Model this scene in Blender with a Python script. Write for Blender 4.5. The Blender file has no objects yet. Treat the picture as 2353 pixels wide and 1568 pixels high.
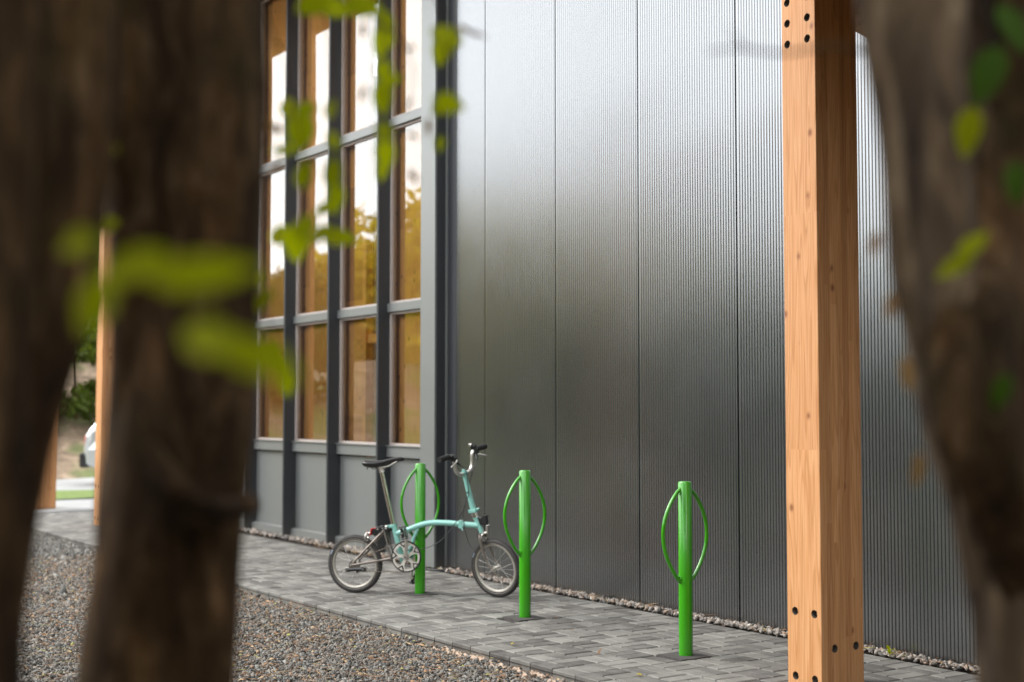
import bpy, bmesh, math, random
import numpy as np
from mathutils import Vector, Matrix, noise, Quaternion
PI = math.pi
R = math.radians
random.seed(11)
rng = np.random.default_rng(11)
S = bpy.context.scene
C = S.collection

# ---------------------------------------------------------------- camera
CAM_H = 1.35
YAW, PITCH = R(33.9), math.atan(157/3131)
ca, sa, cp, sp = math.cos(YAW), math.sin(YAW), math.cos(PITCH), math.sin(PITCH)
FWD = Vector((-ca*cp, sa*cp, sp)); RGT = Vector((sa, ca, 0)); UPV = Vector((ca*sp, -sa*sp, cp))
cam = bpy.data.cameras.new('camera')
camo = bpy.data.objects.new('camera', cam); C.objects.link(camo)
camo.matrix_world = Matrix(((RGT.x, UPV.x, -FWD.x, 0), (RGT.y, UPV.y, -FWD.y, 0), (RGT.z, UPV.z, -FWD.z, CAM_H), (0, 0, 0, 1)))
cam.sensor_width = 36; cam.lens = 3131/2353*36
cam.clip_start = 0.05; cam.clip_end = 2000
cam.dof.use_dof = True; cam.dof.focus_distance = 7.6; cam.dof.aperture_fstop = 1.6
S.camera = camo

# ---------------------------------------------------------------- world, sun, exposure
SUN_EL, SUN_DIR = R(42), Vector((-0.62, -0.78, 0)).normalized()
W = bpy.data.worlds.new('World'); S.world = W; W.use_nodes = True
wn = W.node_tree; wn.nodes.clear()
sky = wn.nodes.new('ShaderNodeTexSky'); sky.sky_type = 'NISHITA'; sky.sun_disc = False
sky.sun_elevation = SUN_EL; sky.sun_rotation = math.atan2(SUN_DIR.x, SUN_DIR.y)
sky.dust_density = 3.0; sky.ozone_density = 1.0
hs = wn.nodes.new('ShaderNodeHueSaturation'); hs.inputs['Saturation'].default_value = 0.12
wn.links.new(sky.outputs[0], hs.inputs['Color'])
tc = wn.nodes.new('ShaderNodeTexCoord'); nz = wn.nodes.new('ShaderNodeTexNoise')
nz.inputs['Scale'].default_value = 2.2; nz.inputs['Detail'].default_value = 6
wn.links.new(tc.outputs['Generated'], nz.inputs['Vector'])
mr = wn.nodes.new('ShaderNodeMapRange'); mr.inputs['From Min'].default_value = .3; mr.inputs['From Max'].default_value = .7
mr.inputs['To Min'].default_value = 14; mr.inputs['To Max'].default_value = 18
wn.links.new(nz.outputs['Fac'], mr.inputs['Value'])
cmx = wn.nodes.new('ShaderNodeMix'); cmx.data_type = 'RGBA'; cmx.inputs['Factor'].default_value = .85
wn.links.new(hs.outputs[0], cmx.inputs['A']); 
cb = wn.nodes.new('ShaderNodeVectorMath'); cb.operation = 'SCALE'; cb.inputs[0].default_value = (.97, 1.0, 1.03)
wn.links.new(mr.outputs[0], cb.inputs['Scale']); wn.links.new(cb.outputs[0], cmx.inputs['B'])
bg = wn.nodes.new('ShaderNodeBackground'); bg.inputs['Strength'].default_value = 0.1
wo = wn.nodes.new('ShaderNodeOutputWorld')
wn.links.new(cmx.outputs['Result'], bg.inputs['Color']); wn.links.new(bg.outputs[0], wo.inputs['Surface'])
sl = bpy.data.lights.new('sun', 'SUN'); sl.energy = 1.15; sl.angle = R(22); sl.color = (1, .96, .9)
so = bpy.data.objects.new('sun', sl); C.objects.link(so)
sd = Vector((SUN_DIR.x*math.cos(SUN_EL), SUN_DIR.y*math.cos(SUN_EL), math.sin(SUN_EL)))
so.rotation_euler = sd.to_track_quat('Z', 'Y').to_euler(); so.location = sd*30
S.view_settings.view_transform = 'Standard'; S.view_settings.look = 'None'
S.view_settings.gamma = 1; S.view_settings.use_curve_mapping = False
S.view_settings.exposure = 1.22
S.cycles.max_bounces = 8; S.cycles.transparent_max_bounces = 16
S.cycles.use_denoising = True
S.cycles.caustics_reflective = False; S.cycles.caustics_refractive = False
S.cycles.sample_clamp_indirect = 6

# ---------------------------------------------------------------- helpers
def at(px, py, t):
    """a point t metres in front of the camera, measured in photo pixels (2353 wide)"""
    u = (px-1176.5)/3131*t; v = -(py-784)/3131*t
    return Vector((0, 0, CAM_H)) + FWD*t + RGT*u + UPV*v

class MB:
    def __init__(s): s.v = []; s.f = []; s.sm = []
    def add(s, vs, fs, smooth=False):
        n = len(s.v); s.v += [tuple(v) for v in vs]; s.f += [tuple(i+n for i in f) for f in fs]; s.sm += [smooth]*len(fs); return s
    def box(s, lo, hi, ch=0.0, M=None):
        x0, y0, z0 = lo; x1, y1, z1 = hi
        if ch <= 0:
            vs = [(x0,y0,z0),(x1,y0,z0),(x1,y1,z0),(x0,y1,z0),(x0,y0,z1),(x1,y0,z1),(x1,y1,z1),(x0,y1,z1)]
            fs = [(0,3,2,1),(4,5,6,7),(0,1,5,4),(1,2,6,5),(2,3,7,6),(3,0,4,7)]
        else:
            c = ch; vs = []; idx = {}
            def V(a, b, g, ax):
                k = (a, b, g, ax)
                if k not in idx:
                    p = [ (x0, x1)[a], (y0, y1)[b], (z0, z1)[g] ]; sg = [1-2*a, 1-2*b, 1-2*g]
                    for j in range(3):
                        if j != ax: p[j] += sg[j]*c
                    idx[k] = len(vs); vs.append(tuple(p))
                return idx[k]
            fs = []
            for a in (0,1):
                q = [V(a,0,0,0),V(a,1,0,0),V(a,1,1,0),V(a,0,1,0)]; fs.append(tuple(q if a else q[::-1]))
                q = [V(0,a,0,1),V(0,a,1,1),V(1,a,1,1),V(1,a,0,1)]; fs.append(tuple(q if a else q[::-1]))
                q = [V(0,0,a,2),V(1,0,a,2),V(1,1,a,2),V(0,1,a,2)]; fs.append(tuple(q if a else q[::-1]))
            for b in (0,1):
                for g in (0,1):
                    q = [V(0,b,g,1),V(1,b,g,1),V(1,b,g,2),V(0,b,g,2)]; fs.append(tuple(q if b == g else q[::-1]))
                    q = [V(b,0,g,0),V(b,1,g,0),V(b,1,g,2),V(b,0,g,2)]; fs.append(tuple(q if b != g else q[::-1]))
                    q = [V(b,g,0,0),V(b,g,1,0),V(b,g,1,1),V(b,g,0,1)]; fs.append(tuple(q if b == g else q[::-1]))
            for a in (0,1):
                for b in (0,1):
                    for g in (0,1):
                        q = [V(a,b,g,0),V(a,b,g,1),V(a,b,g,2)]; fs.append(tuple(q if (a+b+g) % 2 else q[::-1]))
        if M is not None: vs = [M @ Vector(v) for v in vs]
        return s.add(vs, fs)
    def tube(s, pts, r, n=10, cap=True, smooth=True):
        pts = [Vector(p) for p in pts]; m = len(pts)
        rr = r if isinstance(r, (list, tuple)) else [r]*m
        T = [((pts[min(i+1, m-1)]-pts[max(i-1, 0)])).normalized() for i in range(m)]
        a = Vector((0, 0, 1)) if abs(T[0].z) < .9 else Vector((1, 0, 0))
        N = (a - T[0]*a.dot(T[0])).normalized(); vs = []; fs = []
        for i in range(m):
            N = (N - T[i]*N.dot(T[i])).normalized(); B = T[i].cross(N)
            for k in range(n):
                g = 2*PI*k/n; vs.append(pts[i] + (N*math.cos(g)+B*math.sin(g))*rr[i])
        for i in range(m-1):
            for k in range(n):
                k2 = (k+1) % n; fs.append((i*n+k, i*n+k2, (i+1)*n+k2, (i+1)*n+k))
        s.add(vs, fs, smooth)
        if cap:
            s.add(vs[:n], [tuple(range(n))[::-1]]); s.add(vs[-n:], [tuple(range(n))])
        return s
    def cyl(s, p, q, r, n=20, smooth=True): return s.tube([p, q], r, n, True, smooth)
    def torus(s, c, ax, Rm, prof, n=56, smooth=True):
        """prof: closed list of (radial offset, axial offset)"""
        c = Vector(c); ax = Vector(ax).normalized(); a = Vector((0,0,1)) if abs(ax.z) < .9 else Vector((1,0,0))
        U = (a-ax*a.dot(ax)).normalized(); Vv = ax.cross(U); vs = []; fs = []; m = len(prof)
        for i in range(n):
            d = U*math.cos(2*PI*i/n)+Vv*math.sin(2*PI*i/n)
            for (dr, da) in prof: vs.append(c+d*(Rm+dr)+ax*da)
        for i in range(n):
            for k in range(m):
                i2 = (i+1) % n; k2 = (k+1) % m; fs.append((i*m+k, i*m+k2, i2*m+k2, i2*m+k))
        return s.add(vs, fs, smooth)
    def prism(s, poly, lo, hi, M=None):
        """poly of (x,z), extruded in y"""
        n = len(poly); vs = [(x, lo, z) for x, z in poly]+[(x, hi, z) for x, z in poly]
        fs = [tuple(range(n)), tuple(range(n, 2*n))[::-1]]+[(i, i+n, (i+1) % n+n, (i+1) % n) for i in range(n)]
        if M is not None: vs = [M @ Vector(v) for v in vs]
        return s.add(vs, fs)
    def mesh(s, name, mats):
        me = bpy.data.meshes.new(name); me.from_pydata(s.v, [], s.f)
        me.polygons.foreach_set('use_smooth', s.sm)
        for m in (mats if isinstance(mats, list) else [mats]): me.materials.append(m)
        me.update(); return me
    def build(s, name, mats, parent=None, T=None):
        if T is not None: s.v = [tuple(T @ Vector(v)) for v in s.v]
        return link(name, s.mesh(name, mats), parent)

def link(name, me, parent=None):
    o = bpy.data.objects.new(name, me); C.objects.link(o)
    if parent is not None: o.parent = parent
    return o
def tag(o, label=None, cat=None, group=None, kind=None):
    if label: o['label'] = label
    if cat: o['category'] = cat
    if group: o['group'] = group
    if kind: o['kind'] = kind
    return o
def empty(name, loc=(0,0,0), rz=0, **k):
    o = bpy.data.objects.new(name, None); C.objects.link(o); o.location = loc; o.rotation_euler = (0,0,rz); o.empty_display_size = .1
    return tag(o, **k)
def copy_tree(o, parent=None):
    c = o.copy(); C.objects.link(c); c.parent = parent
    for ch in list(o.children): copy_tree(ch, c)
    return c
def bevel(me, w, seg=2, ang=30):
    bm = bmesh.new(); bm.from_mesh(me)
    es = [e for e in bm.edges if len(e.link_faces) == 2 and e.calc_face_angle(0) > R(ang)]
    bmesh.ops.bevel(bm, geom=es, offset=w, segments=seg, profile=.6, affect='EDGES', clamp_overlap=True)
    bm.to_mesh(me); bm.free(); return me
def recalc(me):
    bm = bmesh.new(); bm.from_mesh(me); bmesh.ops.recalc_face_normals(bm, faces=bm.faces); bm.to_mesh(me); bm.free(); return me

# ---------------------------------------------------------------- materials
class NT:
    def __init__(s, name):
        s.m = bpy.data.materials.new(name); s.m.use_nodes = True; s.t = s.m.node_tree; s.n = s.t.nodes
        s.b = s.n['Principled BSDF']; s.out = s.n['Material Output']
    def node(s, ty, **k):
        n = s.n.new(ty)
        for a, v in k.items():
            if a in n.bl_rna.properties: setattr(n, a, v)
        return n
    def lk(s, a, b): s.t.links.new(a, b)
    def coords(s, kind='Object', scale=(1,1,1), rot=(0,0,0)):
        tc = s.node('ShaderNodeTexCoord'); mp = s.node('ShaderNodeMapping')
        mp.inputs['Scale'].default_value = scale; mp.inputs['Rotation'].default_value = rot
        s.lk(tc.outputs[kind], mp.inputs[0]); return mp.outputs[0]
    def world(s, scale=(1,1,1)):
        g = s.node('ShaderNodeNewGeometry'); mp = s.node('ShaderNodeMapping'); mp.inputs['Scale'].default_value = scale
        s.lk(g.outputs['Position'], mp.inputs[0]); return mp.outputs[0]
    def noise(s, vec, scale, detail=4, rough=.55, dist=0):
        n = s.node('ShaderNodeTexNoise'); n.inputs['Scale'].default_value = scale; n.inputs['Detail'].default_value = detail
        n.inputs['Roughness'].default_value = rough; n.inputs['Distortion'].default_value = dist
        s.lk(vec, n.inputs['Vector']); return n.outputs['Fac']
    def ramp(s, fac, stops):
        r = s.node('ShaderNodeValToRGB'); e = r.color_ramp.elements
        while len(e) < len(stops): e.new(.5)
        for i, (p, c) in enumerate(stops):
            e[i].position = p; e[i].color = (c, c, c, 1) if isinstance(c, (int, float)) else (*c, 1)
        s.lk(fac, r.inputs[0]); return r.outputs[0]
    def mix(s, a, b, f, mode='MIX'):
        m = s.node('ShaderNodeMix', data_type='RGBA', blend_type=mode)
        for sk, v in ((m.inputs['A'], a), (m.inputs['B'], b)):
            if isinstance(v, tuple): sk.default_value = (*v, 1)
            else: s.lk(v, sk)
        if isinstance(f, (int, float)): m.inputs['Factor'].default_value = f
        else: s.lk(f, m.inputs['Factor'])
        return m.outputs['Result']
    def math(s, op, a, b=0.0):
        m = s.node('ShaderNodeMath', operation=op)
        for i, v in enumerate((a, b)):
            if isinstance(v, (int, float)): m.inputs[i].default_value = v
            else: s.lk(v, m.inputs[i])
        return m.outputs[0]
    def set(s, **k):
        for a, v in k.items():
            i = s.b.inputs[a.replace('_', ' ')]
            if isinstance(v, (int, float)): i.default_value = v
            elif isinstance(v, tuple): i.default_value = (*v, 1) if len(v) == 3 else v
            else: s.lk(v, i)
        return s
    def bump(s, h, st=.3, d=.01):
        b = s.node('ShaderNodeBump'); b.inputs['Strength'].default_value = st; b.inputs['Distance'].default_value = d
        s.lk(h, b.inputs['Height']); s.lk(b.outputs[0], s.b.inputs['Normal']); return s

def simple(name, col, rough=.5, metal=0.0, var=.12, scale=30, **k):
    t = NT(name); v = t.coords(); n = t.noise(v, scale, 3)
    c = t.mix(tuple(x*(1-var) for x in col), tuple(min(1, x*(1+var)) for x in col), n)
    t.set(Base_Color=c, Metallic=metal, **k)
    t.set(Roughness=t.ramp(n, [(0, max(.02, rough*.8)), (1, min(1, rough*1.2))]))
    return t.m

def m_wood(name, light, dark, knots=True, lam=.042, axis='Y'):
    """glued laminated timber: lamellae with their own tone, fine vertical grain, knots"""
    t = NT(name); v = t.coords()
    sx = t.node('ShaderNodeSeparateXYZ'); t.lk(v, sx.inputs[0])
    li = t.math('FLOOR', t.math('DIVIDE', sx.outputs[axis], lam))
    lj = t.math('FLOOR', t.math('DIVIDE', t.math('ADD', sx.outputs['Z'], t.math('MULTIPLY', t.math('SINE', t.math('MULTIPLY', li, 7.31)), 3.1)), 1.15))
    cx = t.node('ShaderNodeCombineXYZ'); t.lk(li, cx.inputs[0]); t.lk(lj, cx.inputs[1])
    wn_ = t.node('ShaderNodeTexWhiteNoise'); t.lk(cx.outputs[0], wn_.inputs['Vector'])
    # offset the grain for each lamella
    off = t.node('ShaderNodeVectorMath', operation='SCALE'); t.lk(wn_.outputs['Color'], off.inputs[0]); off.inputs['Scale'].default_value = 9
    ad = t.node('ShaderNodeVectorMath', operation='ADD'); t.lk(v, ad.inputs[0]); t.lk(off.outputs[0], ad.inputs[1])
    mp = t.node('ShaderNodeMapping'); mp.inputs['Scale'].default_value = (1, 1, .035); t.lk(ad.outputs[0], mp.inputs[0])
    g1 = t.noise(mp.outputs[0], 130, 4, .6)
    mp2 = t.node('ShaderNodeMapping'); mp2.inputs['Scale'].default_value = (1, 1, .045); t.lk(ad.outputs[0], mp2.inputs[0])
    lo = t.noise(mp2.outputs[0], 11, 2, .5, .15)
    rings = t.math('FRACT', t.math('MULTIPLY', lo, 13))
    rg = t.ramp(rings, [(0, 0.0), (.55, .15), (.85, .75), (1, .1)])
    base = t.mix(light, dark, t.ramp(g1, [(.3, 0.0), (.75, .75)]))
    base = t.mix(base, tuple(x*.78 for x in dark), t.math('MULTIPLY', rg, .85))
    tone = t.ramp(wn_.outputs['Value'], [(0, (.80, .74, .70)), (.5, (.98, .97, .96)), (1, (1.14, 1.16, 1.18))])
    base = t.mix(base, tone, 1.0, 'MULTIPLY')
    if knots:
        vm = t.node('ShaderNodeMapping'); vm.inputs['Scale'].default_value = (9, 9, 6.5); t.lk(ad.outputs[0], vm.inputs[0])
        vo = t.node('ShaderNodeTexVoronoi'); vo.inputs['Scale'].default_value = 1.0; t.lk(vm.outputs[0], vo.inputs['Vector'])
        kf = t.ramp(vo.outputs['Distance'], [(0, 1.0), (.08, .9), (.12, .35), (.20, 0.0)])
        ks = t.node('ShaderNodeSeparateColor'); t.lk(vo.outputs['Color'], ks.inputs[0]); kf = t.math('MULTIPLY', kf, t.math('GREATER_THAN', ks.outputs[0], .38))
        base = t.mix(base, (.20, .062, .022), t.math('MULTIPLY', kf, .85))
    t.set(Base_Color=base, Roughness=.55, Specular_IOR_Level=.35)
    t.bump(g1, .12, .002)
    return t.m

M = {}
M['wood'] = m_wood('glulam_larch', (.65, .355, .175), (.50, .207, .060))
M['wood_in'] = m_wood('interior_plywood', (.95, .47, .14), (.88, .38, .085), lam=.6, axis='X')
M['hole'] = simple('hole_bottom', (.05, .035, .025), .7)
M['bolt'] = simple('galvanised_bolt', (.35, .33, .30), .4, .8)

def m_clad(name, col, rough, coat, metal):
    t = NT(name); w = t.world()
    n = t.noise(w, 1.4, 4); n2 = t.noise(w, 90, 2)
    mp = t.world((6, 6, .5)); streak = t.noise(mp, 3, 4)
    c = t.mix(tuple(x*.93 for x in col), tuple(x*1.06 for x in col), n)
    dirt = t.math('MULTIPLY', t.ramp(streak, [(.55, 0.0), (.8, .5)]), .35)
    sx = t.node('ShaderNodeSeparateXYZ'); t.lk(t.world(), sx.inputs[0])
    low = t.ramp(sx.outputs['Z'], [(0, 1.0), (.12, .35), (.4, 0.0)])
    c = t.mix(c, (.22, .20, .17), t.math('MULTIPLY', dirt, .2)); c = t.mix(c, (.25, .22, .18), t.math('MULTIPLY', low, .16))
    t.set(Base_Color=c, Metallic=metal, Roughness=t.math('ADD', rough-.05, t.math('MULTIPLY', n, .10)), Coat_Weight=coat, Coat_Roughness=rough*.8)
    return t.m
M['clad'] = m_clad('ribbed_grey_steel', (.272, .279, .286), .235, .5, .94)
M['joint'] = simple('dark_joint', (.012, .013, .014), .7)
M['fin'] = m_clad('dark_grey_fin_metal', (.030, .033, .037), .45, .0, .1)
M['panel'] = m_clad('mid_grey_panel_metal', (.19, .20, .195), .38, .2, .25)
M['alu'] = simple('gasket_with_painted_reflection', (.42, .36, .33), .5)  # gasket frame, its pale tone standing in for a reflection beside the mullions
M['soffit'] = m_wood('eave_timber', (.45, .24, .10), (.32, .15, .06), knots=False, lam=.15, axis='X')
M['roof'] = simple('roof_membrane', (.08, .085, .09), .8)
M['concrete'] = simple('interior_floor', (.32, .31, .29), .7)
M['white'] = simple('white_plaster', (.75, .73, .68), .8)

t = NT('window_glass')
tr = t.node('ShaderNodeBsdfTransparent'); tr.inputs['Color'].default_value = (.97, .97, .94, 1)
gl = t.node('ShaderNodeBsdfGlossy'); gl.inputs['Roughness'].default_value = .012; gl.inputs['Color'].default_value = (1, 1, .97, 1)
fr = t.node('ShaderNodeFresnel'); fr.inputs['IOR'].default_value = 1.6
w = t.world((1, 1, .6)); nn = t.noise(w, 1.1, 1)
bp_ = t.node('ShaderNodeBump'); bp_.inputs['Strength'].default_value = .12; bp_.inputs['Distance'].default_value = .006
t.lk(nn, bp_.inputs['Height']); t.lk(bp_.outputs[0], gl.inputs['Normal'])
mx = t.node('ShaderNodeMixShader'); t.lk(t.math('MINIMUM', t.math('ADD', t.math('MULTIPLY', fr.outputs[0], 1.5), .10), 1.0), mx.inputs[0])
t.lk(tr.outputs[0], mx.inputs[1]); t.lk(gl.outputs[0], mx.inputs[2]); t.lk(mx.outputs[0], t.out.inputs['Surface'])
M['glass'] = t.m

# paving: tone attribute per block + blotches
t = NT('concrete_block_paving'); at_ = t.node('ShaderNodeAttribute'); at_.attribute_name = 'tone'
w = t.world(); b1 = t.noise(w, 7, 3, .6); b2 = t.noise(w, 260, 3, .7); b3 = t.noise(w, 38, 3, .6)
oi = t.node('ShaderNodeObjectInfo')
tone = t.math('FRACT', t.math('ADD', at_.outputs['Fac'], t.math('MULTIPLY', oi.outputs['Random'], 1.0)))
f1 = t.math('ADD', t.math('MULTIPLY', tone, .62), t.math('MULTIPLY', t.ramp(b1, [(.35, 0.0), (.7, 1.0)]), .36))
col = t.ramp(f1, [(.04, (.066, .060, .055)), (.30, (.118, .110, .101)), (.6, (.172, .165, .149)), (1.0, (.245, .237, .212))])
col = t.mix(col, (.30, .285, .25), t.ramp(b3, [(.58, 0.0), (.8, .35)]))
col = t.mix(col, (.6, .6, .6), t.ramp(b2, [(.3, -.0), (.9, .35)]), 'OVERLAY')
t.set(Base_Color=col, Roughness=.82, Specular_IOR_Level=.3); t.bump(t.mix(b2, b3, .4), .35, .003)
M['block'] = t.m
t = NT('joint_sand'); w = t.world(); n = t.noise(w, 60, 4)
t.set(Base_Color=t.ramp(n, [(.3, (.018, .014, .012)), (.7, (.06, .045, .035))]), Roughness=.95); M['sand'] = t.m
t = NT('gravel_bed'); w = t.world(); n = t.noise(w, 45, 5, .7); n2 = t.noise(w, 2.5, 3)
c = t.ramp(n, [(.3, (.05, .045, .04)), (.5, (.15, .125, .10)), (.72, (.30, .26, .21))])
t.set(Base_Color=t.mix(c, (.30, .20, .12), t.ramp(n2, [(.45, 0.0), (.7, .45)])), Roughness=.95); t.bump(n, .8, .02); M['bed'] = t.m
def m_stone(name, stops):
    t = NT(name); a = t.node('ShaderNodeAttribute'); a.attribute_name = 'tone'; w = t.world(); n = t.noise(w, 160, 3)
    c = t.ramp(a.outputs['Fac'], stops); c = t.mix(c, (.5, .5, .5), t.ramp(n, [(.3, 0.0), (.8, .3)]), 'OVERLAY')
    t.set(Base_Color=c, Roughness=.8, Specular_IOR_Level=.35); return t.m
M['gravel'] = m_stone('crushed_grey_stone', [(0, (.050, .046, .042)), (.35, (.118, .112, .102)), (.65, (.195, .184, .164)), (.92, (.25, .245, .225)), (.97, (.17, .12, .085)), (1, (.33, .30, .26))])
M['pebble'] = m_stone('pale_pebbles', [(0, (.10, .092, .085)), (.4, (.22, .20, .18)), (.75, (.36, .32, .285)), (.9, (.30, .20, .14)), (1, (.52, .48, .43))])
M['litter'] = m_stone('dry_needles_and_leaves', [(0, (.09, .05, .025)), (.4, (.20, .105, .055)), (.75, (.33, .19, .10)), (.95, (.46, .34, .19)), (1, (.27, .30, .05))])
M['tar'] = simple('dark_patch', (.055, .048, .045), .9, var=.3, scale=60)

def m_leaf(name, c0, c1, trans=.45, rough=.45):
    t = NT(name); w = t.world(); n = t.noise(w, 1.3, 4, .65); oi = t.node('ShaderNodeObjectInfo')
    at_ = t.node('ShaderNodeAttribute'); at_.attribute_name = 'tone'
    f = t.math('ADD', t.math('MULTIPLY', at_.outputs['Fac'], .6), t.math('MULTIPLY', t.ramp(n, [(.3, 0.0), (.7, 1.0)]), .4))
    c = t.mix(c0, c1, f)
    t.set(Base_Color=c, Roughness=rough, Specular_IOR_Level=.12)
    tl = t.node('ShaderNodeBsdfTranslucent'); t.lk(t.mix(c, (1.3, 1.4, .5), 1.0, 'MULTIPLY'), tl.inputs['Color'])
    mx = t.node('ShaderNodeMixShader'); mx.inputs[0].default_value = trans
    t.lk(t.b.outputs[0], mx.inputs[1]); t.lk(tl.outputs[0], mx.inputs[2]); t.lk(mx.outputs[0], t.out.inputs['Surface']); return t.m
M['leaf_near'] = m_leaf('fresh_laurel_leaf', (.15, .17, .001), (.32, .34, .002), .55, .75)
M['leaf_dark'] = m_leaf('deep_green_leaf', (.015, .04, .002), (.045, .09, .004), .3, .7)
M['leaf_far'] = m_leaf('woodland_leaf', (.026, .045, .010), (.115, .14, .022), .4)
M['leaf_gold'] = m_leaf('yellowing_woodland_leaf', (.22, .19, .02), (.62, .47, .06), .45)
M['leaf_brown'] = m_leaf('withered_leaf', (.10, .055, .03), (.26, .14, .07), .35)
t = NT('tree_bark'); w = t.world((1, 1, .3)); n = t.noise(w, 38, 6, .65, .6); n2 = t.noise(t.world(), 5, 3)
c = t.ramp(n, [(.3, (.019, .0085, .0026)), (.5, (.060, .032, .0115)), (.72, (.155, .098, .052))])
c = t.mix(c, t.ramp(t.noise(t.world((1, 1, .4)), 9, 3, .6), [(.35, (.35, .32, .29)), (.55, (.9, .87, .84)), (.72, (1.8, 1.7, 1.6))]), 1.0, 'MULTIPLY')
c = t.mix(c, (.018, .022, .004), t.ramp(n2, [(.52, 0.0), (.75, .5)]))
t.set(Base_Color=c, Roughness=.9, Specular_IOR_Level=.2); t.bump(n, .7, .02); M['bark'] = t.m
t = NT('bank_earth'); w = t.world(); n = t.noise(w, 3, 6, .7); n2 = t.noise(w, .35, 3)
c = t.ramp(n, [(.3, (.06, .04, .025)), (.55, (.20, .14, .09)), (.75, (.38, .28, .20))])
c = t.mix(c, (.07, .12, .015), t.ramp(n2, [(.48, 0.0), (.6, .8)])); t.set(Base_Color=c, Roughness=.95); M['earth'] = t.m
t = NT('highlit_twisted_bark'); w = t.world((1, 1, .25)); n = t.noise(w, 26, 5, .6, .5)  # lighter copy of the bark, highlights put into the colour
t.set(Base_Color=t.ramp(n, [(.3, (.022, .010, .0035)), (.5, (.095, .058, .029)), (.7, (.235, .165, .098))]), Roughness=.9); t.bump(n, .7, .02); M['bark_highlit'] = t.m
t = NT('short_grass'); w = t.world(); n = t.noise(w, 9, 5, .7)
t.set(Base_Color=t.ramp(n, [(.3, (.05, .085, .012)), (.7, (.15, .21, .03))]), Roughness=.9); M['grass'] = t.m
t = NT('pale_forecourt'); w = t.world(); n = t.noise(w, 1.2, 5, .6)
t.set(Base_Color=t.ramp(n, [(.3, (.22, .22, .215)), (.7, (.33, .325, .315))]), Roughness=.8); M['forecourt'] = t.m
M['green'] = simple('gloss_green_paint', (.036, .285, .003), .25, 0, .01, 2, Coat_Weight=.5, Coat_Roughness=.12)
M['mint'] = simple('mint_green_enamel', (.25, .53, .465), .22, 0, .04, 10, Coat_Weight=.6, Coat_Roughness=.08)
M['ti'] = simple('brown_grey_frame_metal', (.23, .20, .175), .35, .7)
M['chrome'] = simple('polished_steel', (.72, .68, .62), .12, 1.0, .03)
M['silver'] = simple('brushed_alloy', (.66, .63, .58), .32, .85)
M['rim'] = simple('matte_alloy_rim', (.42, .39, .34), .42, .4)
M['rubber'] = simple('tyre_rubber', (.035, .031, .029), .75)
M['guard'] = simple('satin_alloy_guard', (.62, .58, .52), .5, .35)
M['black'] = simple('black_plastic', (.014, .014, .014), .38)
M['saddle'] = simple('black_saddle_vinyl', (.018, .017, .017), .33)
M['foam'] = simple('foam_grip', (.016, .014, .014), .9)
M['red'] = simple('red_reflector', (.55, .02, .02), .25)
M['cable'] = simple('cable_housing', (.02, .018, .018), .45)
M['chain'] = simple('oiled_chain', (.16, .13, .10), .45, .7)
M['sticker'] = simple('white_sticker', (.85, .85, .82), .5)
M['refl'] = simple('tyre_reflective_label', (.35, .42, .55), .4)
M['car'] = simple('pale_silver_car_paint', (.55, .56, .56), .25, .4, Coat_Weight=.8)
M['carglass'] = simple('tinted_car_glass', (.02, .025, .025), .08)

# ---------------------------------------------------------------- ground
def sheet(name, x0, x1, y0, y1, z, mat, nx=1, ny=1, hf=None):
    xs = np.linspace(x0, x1, nx+1); ys = np.linspace(y0, y1, ny+1); b = MB()
    vs = [(x, y, z+(hf(x, y) if hf else 0)) for y in ys for x in xs]
    fs = [(j*(nx+1)+i, j*(nx+1)+i+1, (j+1)*(nx+1)+i+1, (j+1)*(nx+1)+i) for j in range(ny) for i in range(nx)]
    b.add(vs, fs, hf is not None); return b.build(name, mat)
g = sheet('ground', -400, 400, -400, 400, -.09, M['earth']); tag(g, kind='structure')
gb = sheet('gravel_bed', -60, 6, -14, 4.16, -.052, M['bed'], 60, 20); tag(gb, kind='structure')

KO, KI = 4.165, 4.275            # outer and inner line of the edging course
XL, XR = -18.4, -2.2
pav = sheet('pavement', XL, XR, KO+.004, 6.02, -.020, M['sand']); tag(pav, kind='structure')
fc = MB(); fc.box((-40, KO+.1, -.06), (XL-.002, 11.2, -.001)); fco = fc.build('forecourt', M['forecourt']); tag(fco, kind='structure')

def block_mesh(name, L, Wd, H=.06, ch=.005):
    """one paving block: chamfered top, 12..20 triangles"""
    b = MB(); x, y = L/2, Wd/2
    vs = [(-x,-y,-H),(x,-y,-H),(x,y,-H),(-x,y,-H),(-x,-y,-ch),(x,-y,-ch),(x,y,-ch),(-x,y,-ch),
          (-x+ch,-y+ch,0),(x-ch,-y+ch,0),(x-ch,y-ch,0),(-x+ch,y-ch,0)]
    fs = [(0,1,5,4),(1,2,6,5),(2,3,7,6),(3,0,4,7),(4,5,9,8),(5,6,10,9),(6,7,11,10),(7,4,8,11),(8,9,10,11)]
    b.add(vs, fs); return b
def set_tone(me, vals):
    a = me.attributes.new('tone', 'FLOAT', 'FACE'); a.data.foreach_set('value', np.asarray(vals, dtype=np.float32))
P = 0.2
cells = []
stands = [(-8.732, 5.055), (-7.358, 5.046), (-5.736, 5.004)]
nY = 8; x0 = -5.44
for i in range(int((XL-x0)/P)-1, int((XR-x0)/P)+1):
    cx = x0+P*(i+.5)
    if not (XL+.1 < cx < XR-.1): continue
    for j in range(nY):
        cy = KI+P*(j+.5)
        for k in (-1, 1):
            if (i+j) % 2 == 0: cells.append((cx, cy+k*.05, 0))
            else: cells.append((cx+k*.05, cy, 1))
    cells.append((cx, (KO+KI)/2+.002, 0))
def hid(c):
    return any(abs(c[0]-s[0]) < .075 and abs(c[1]-s[1]+.01) < .075 for s in stands)
cells = [c for c in cells if not hid(c)]
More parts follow.
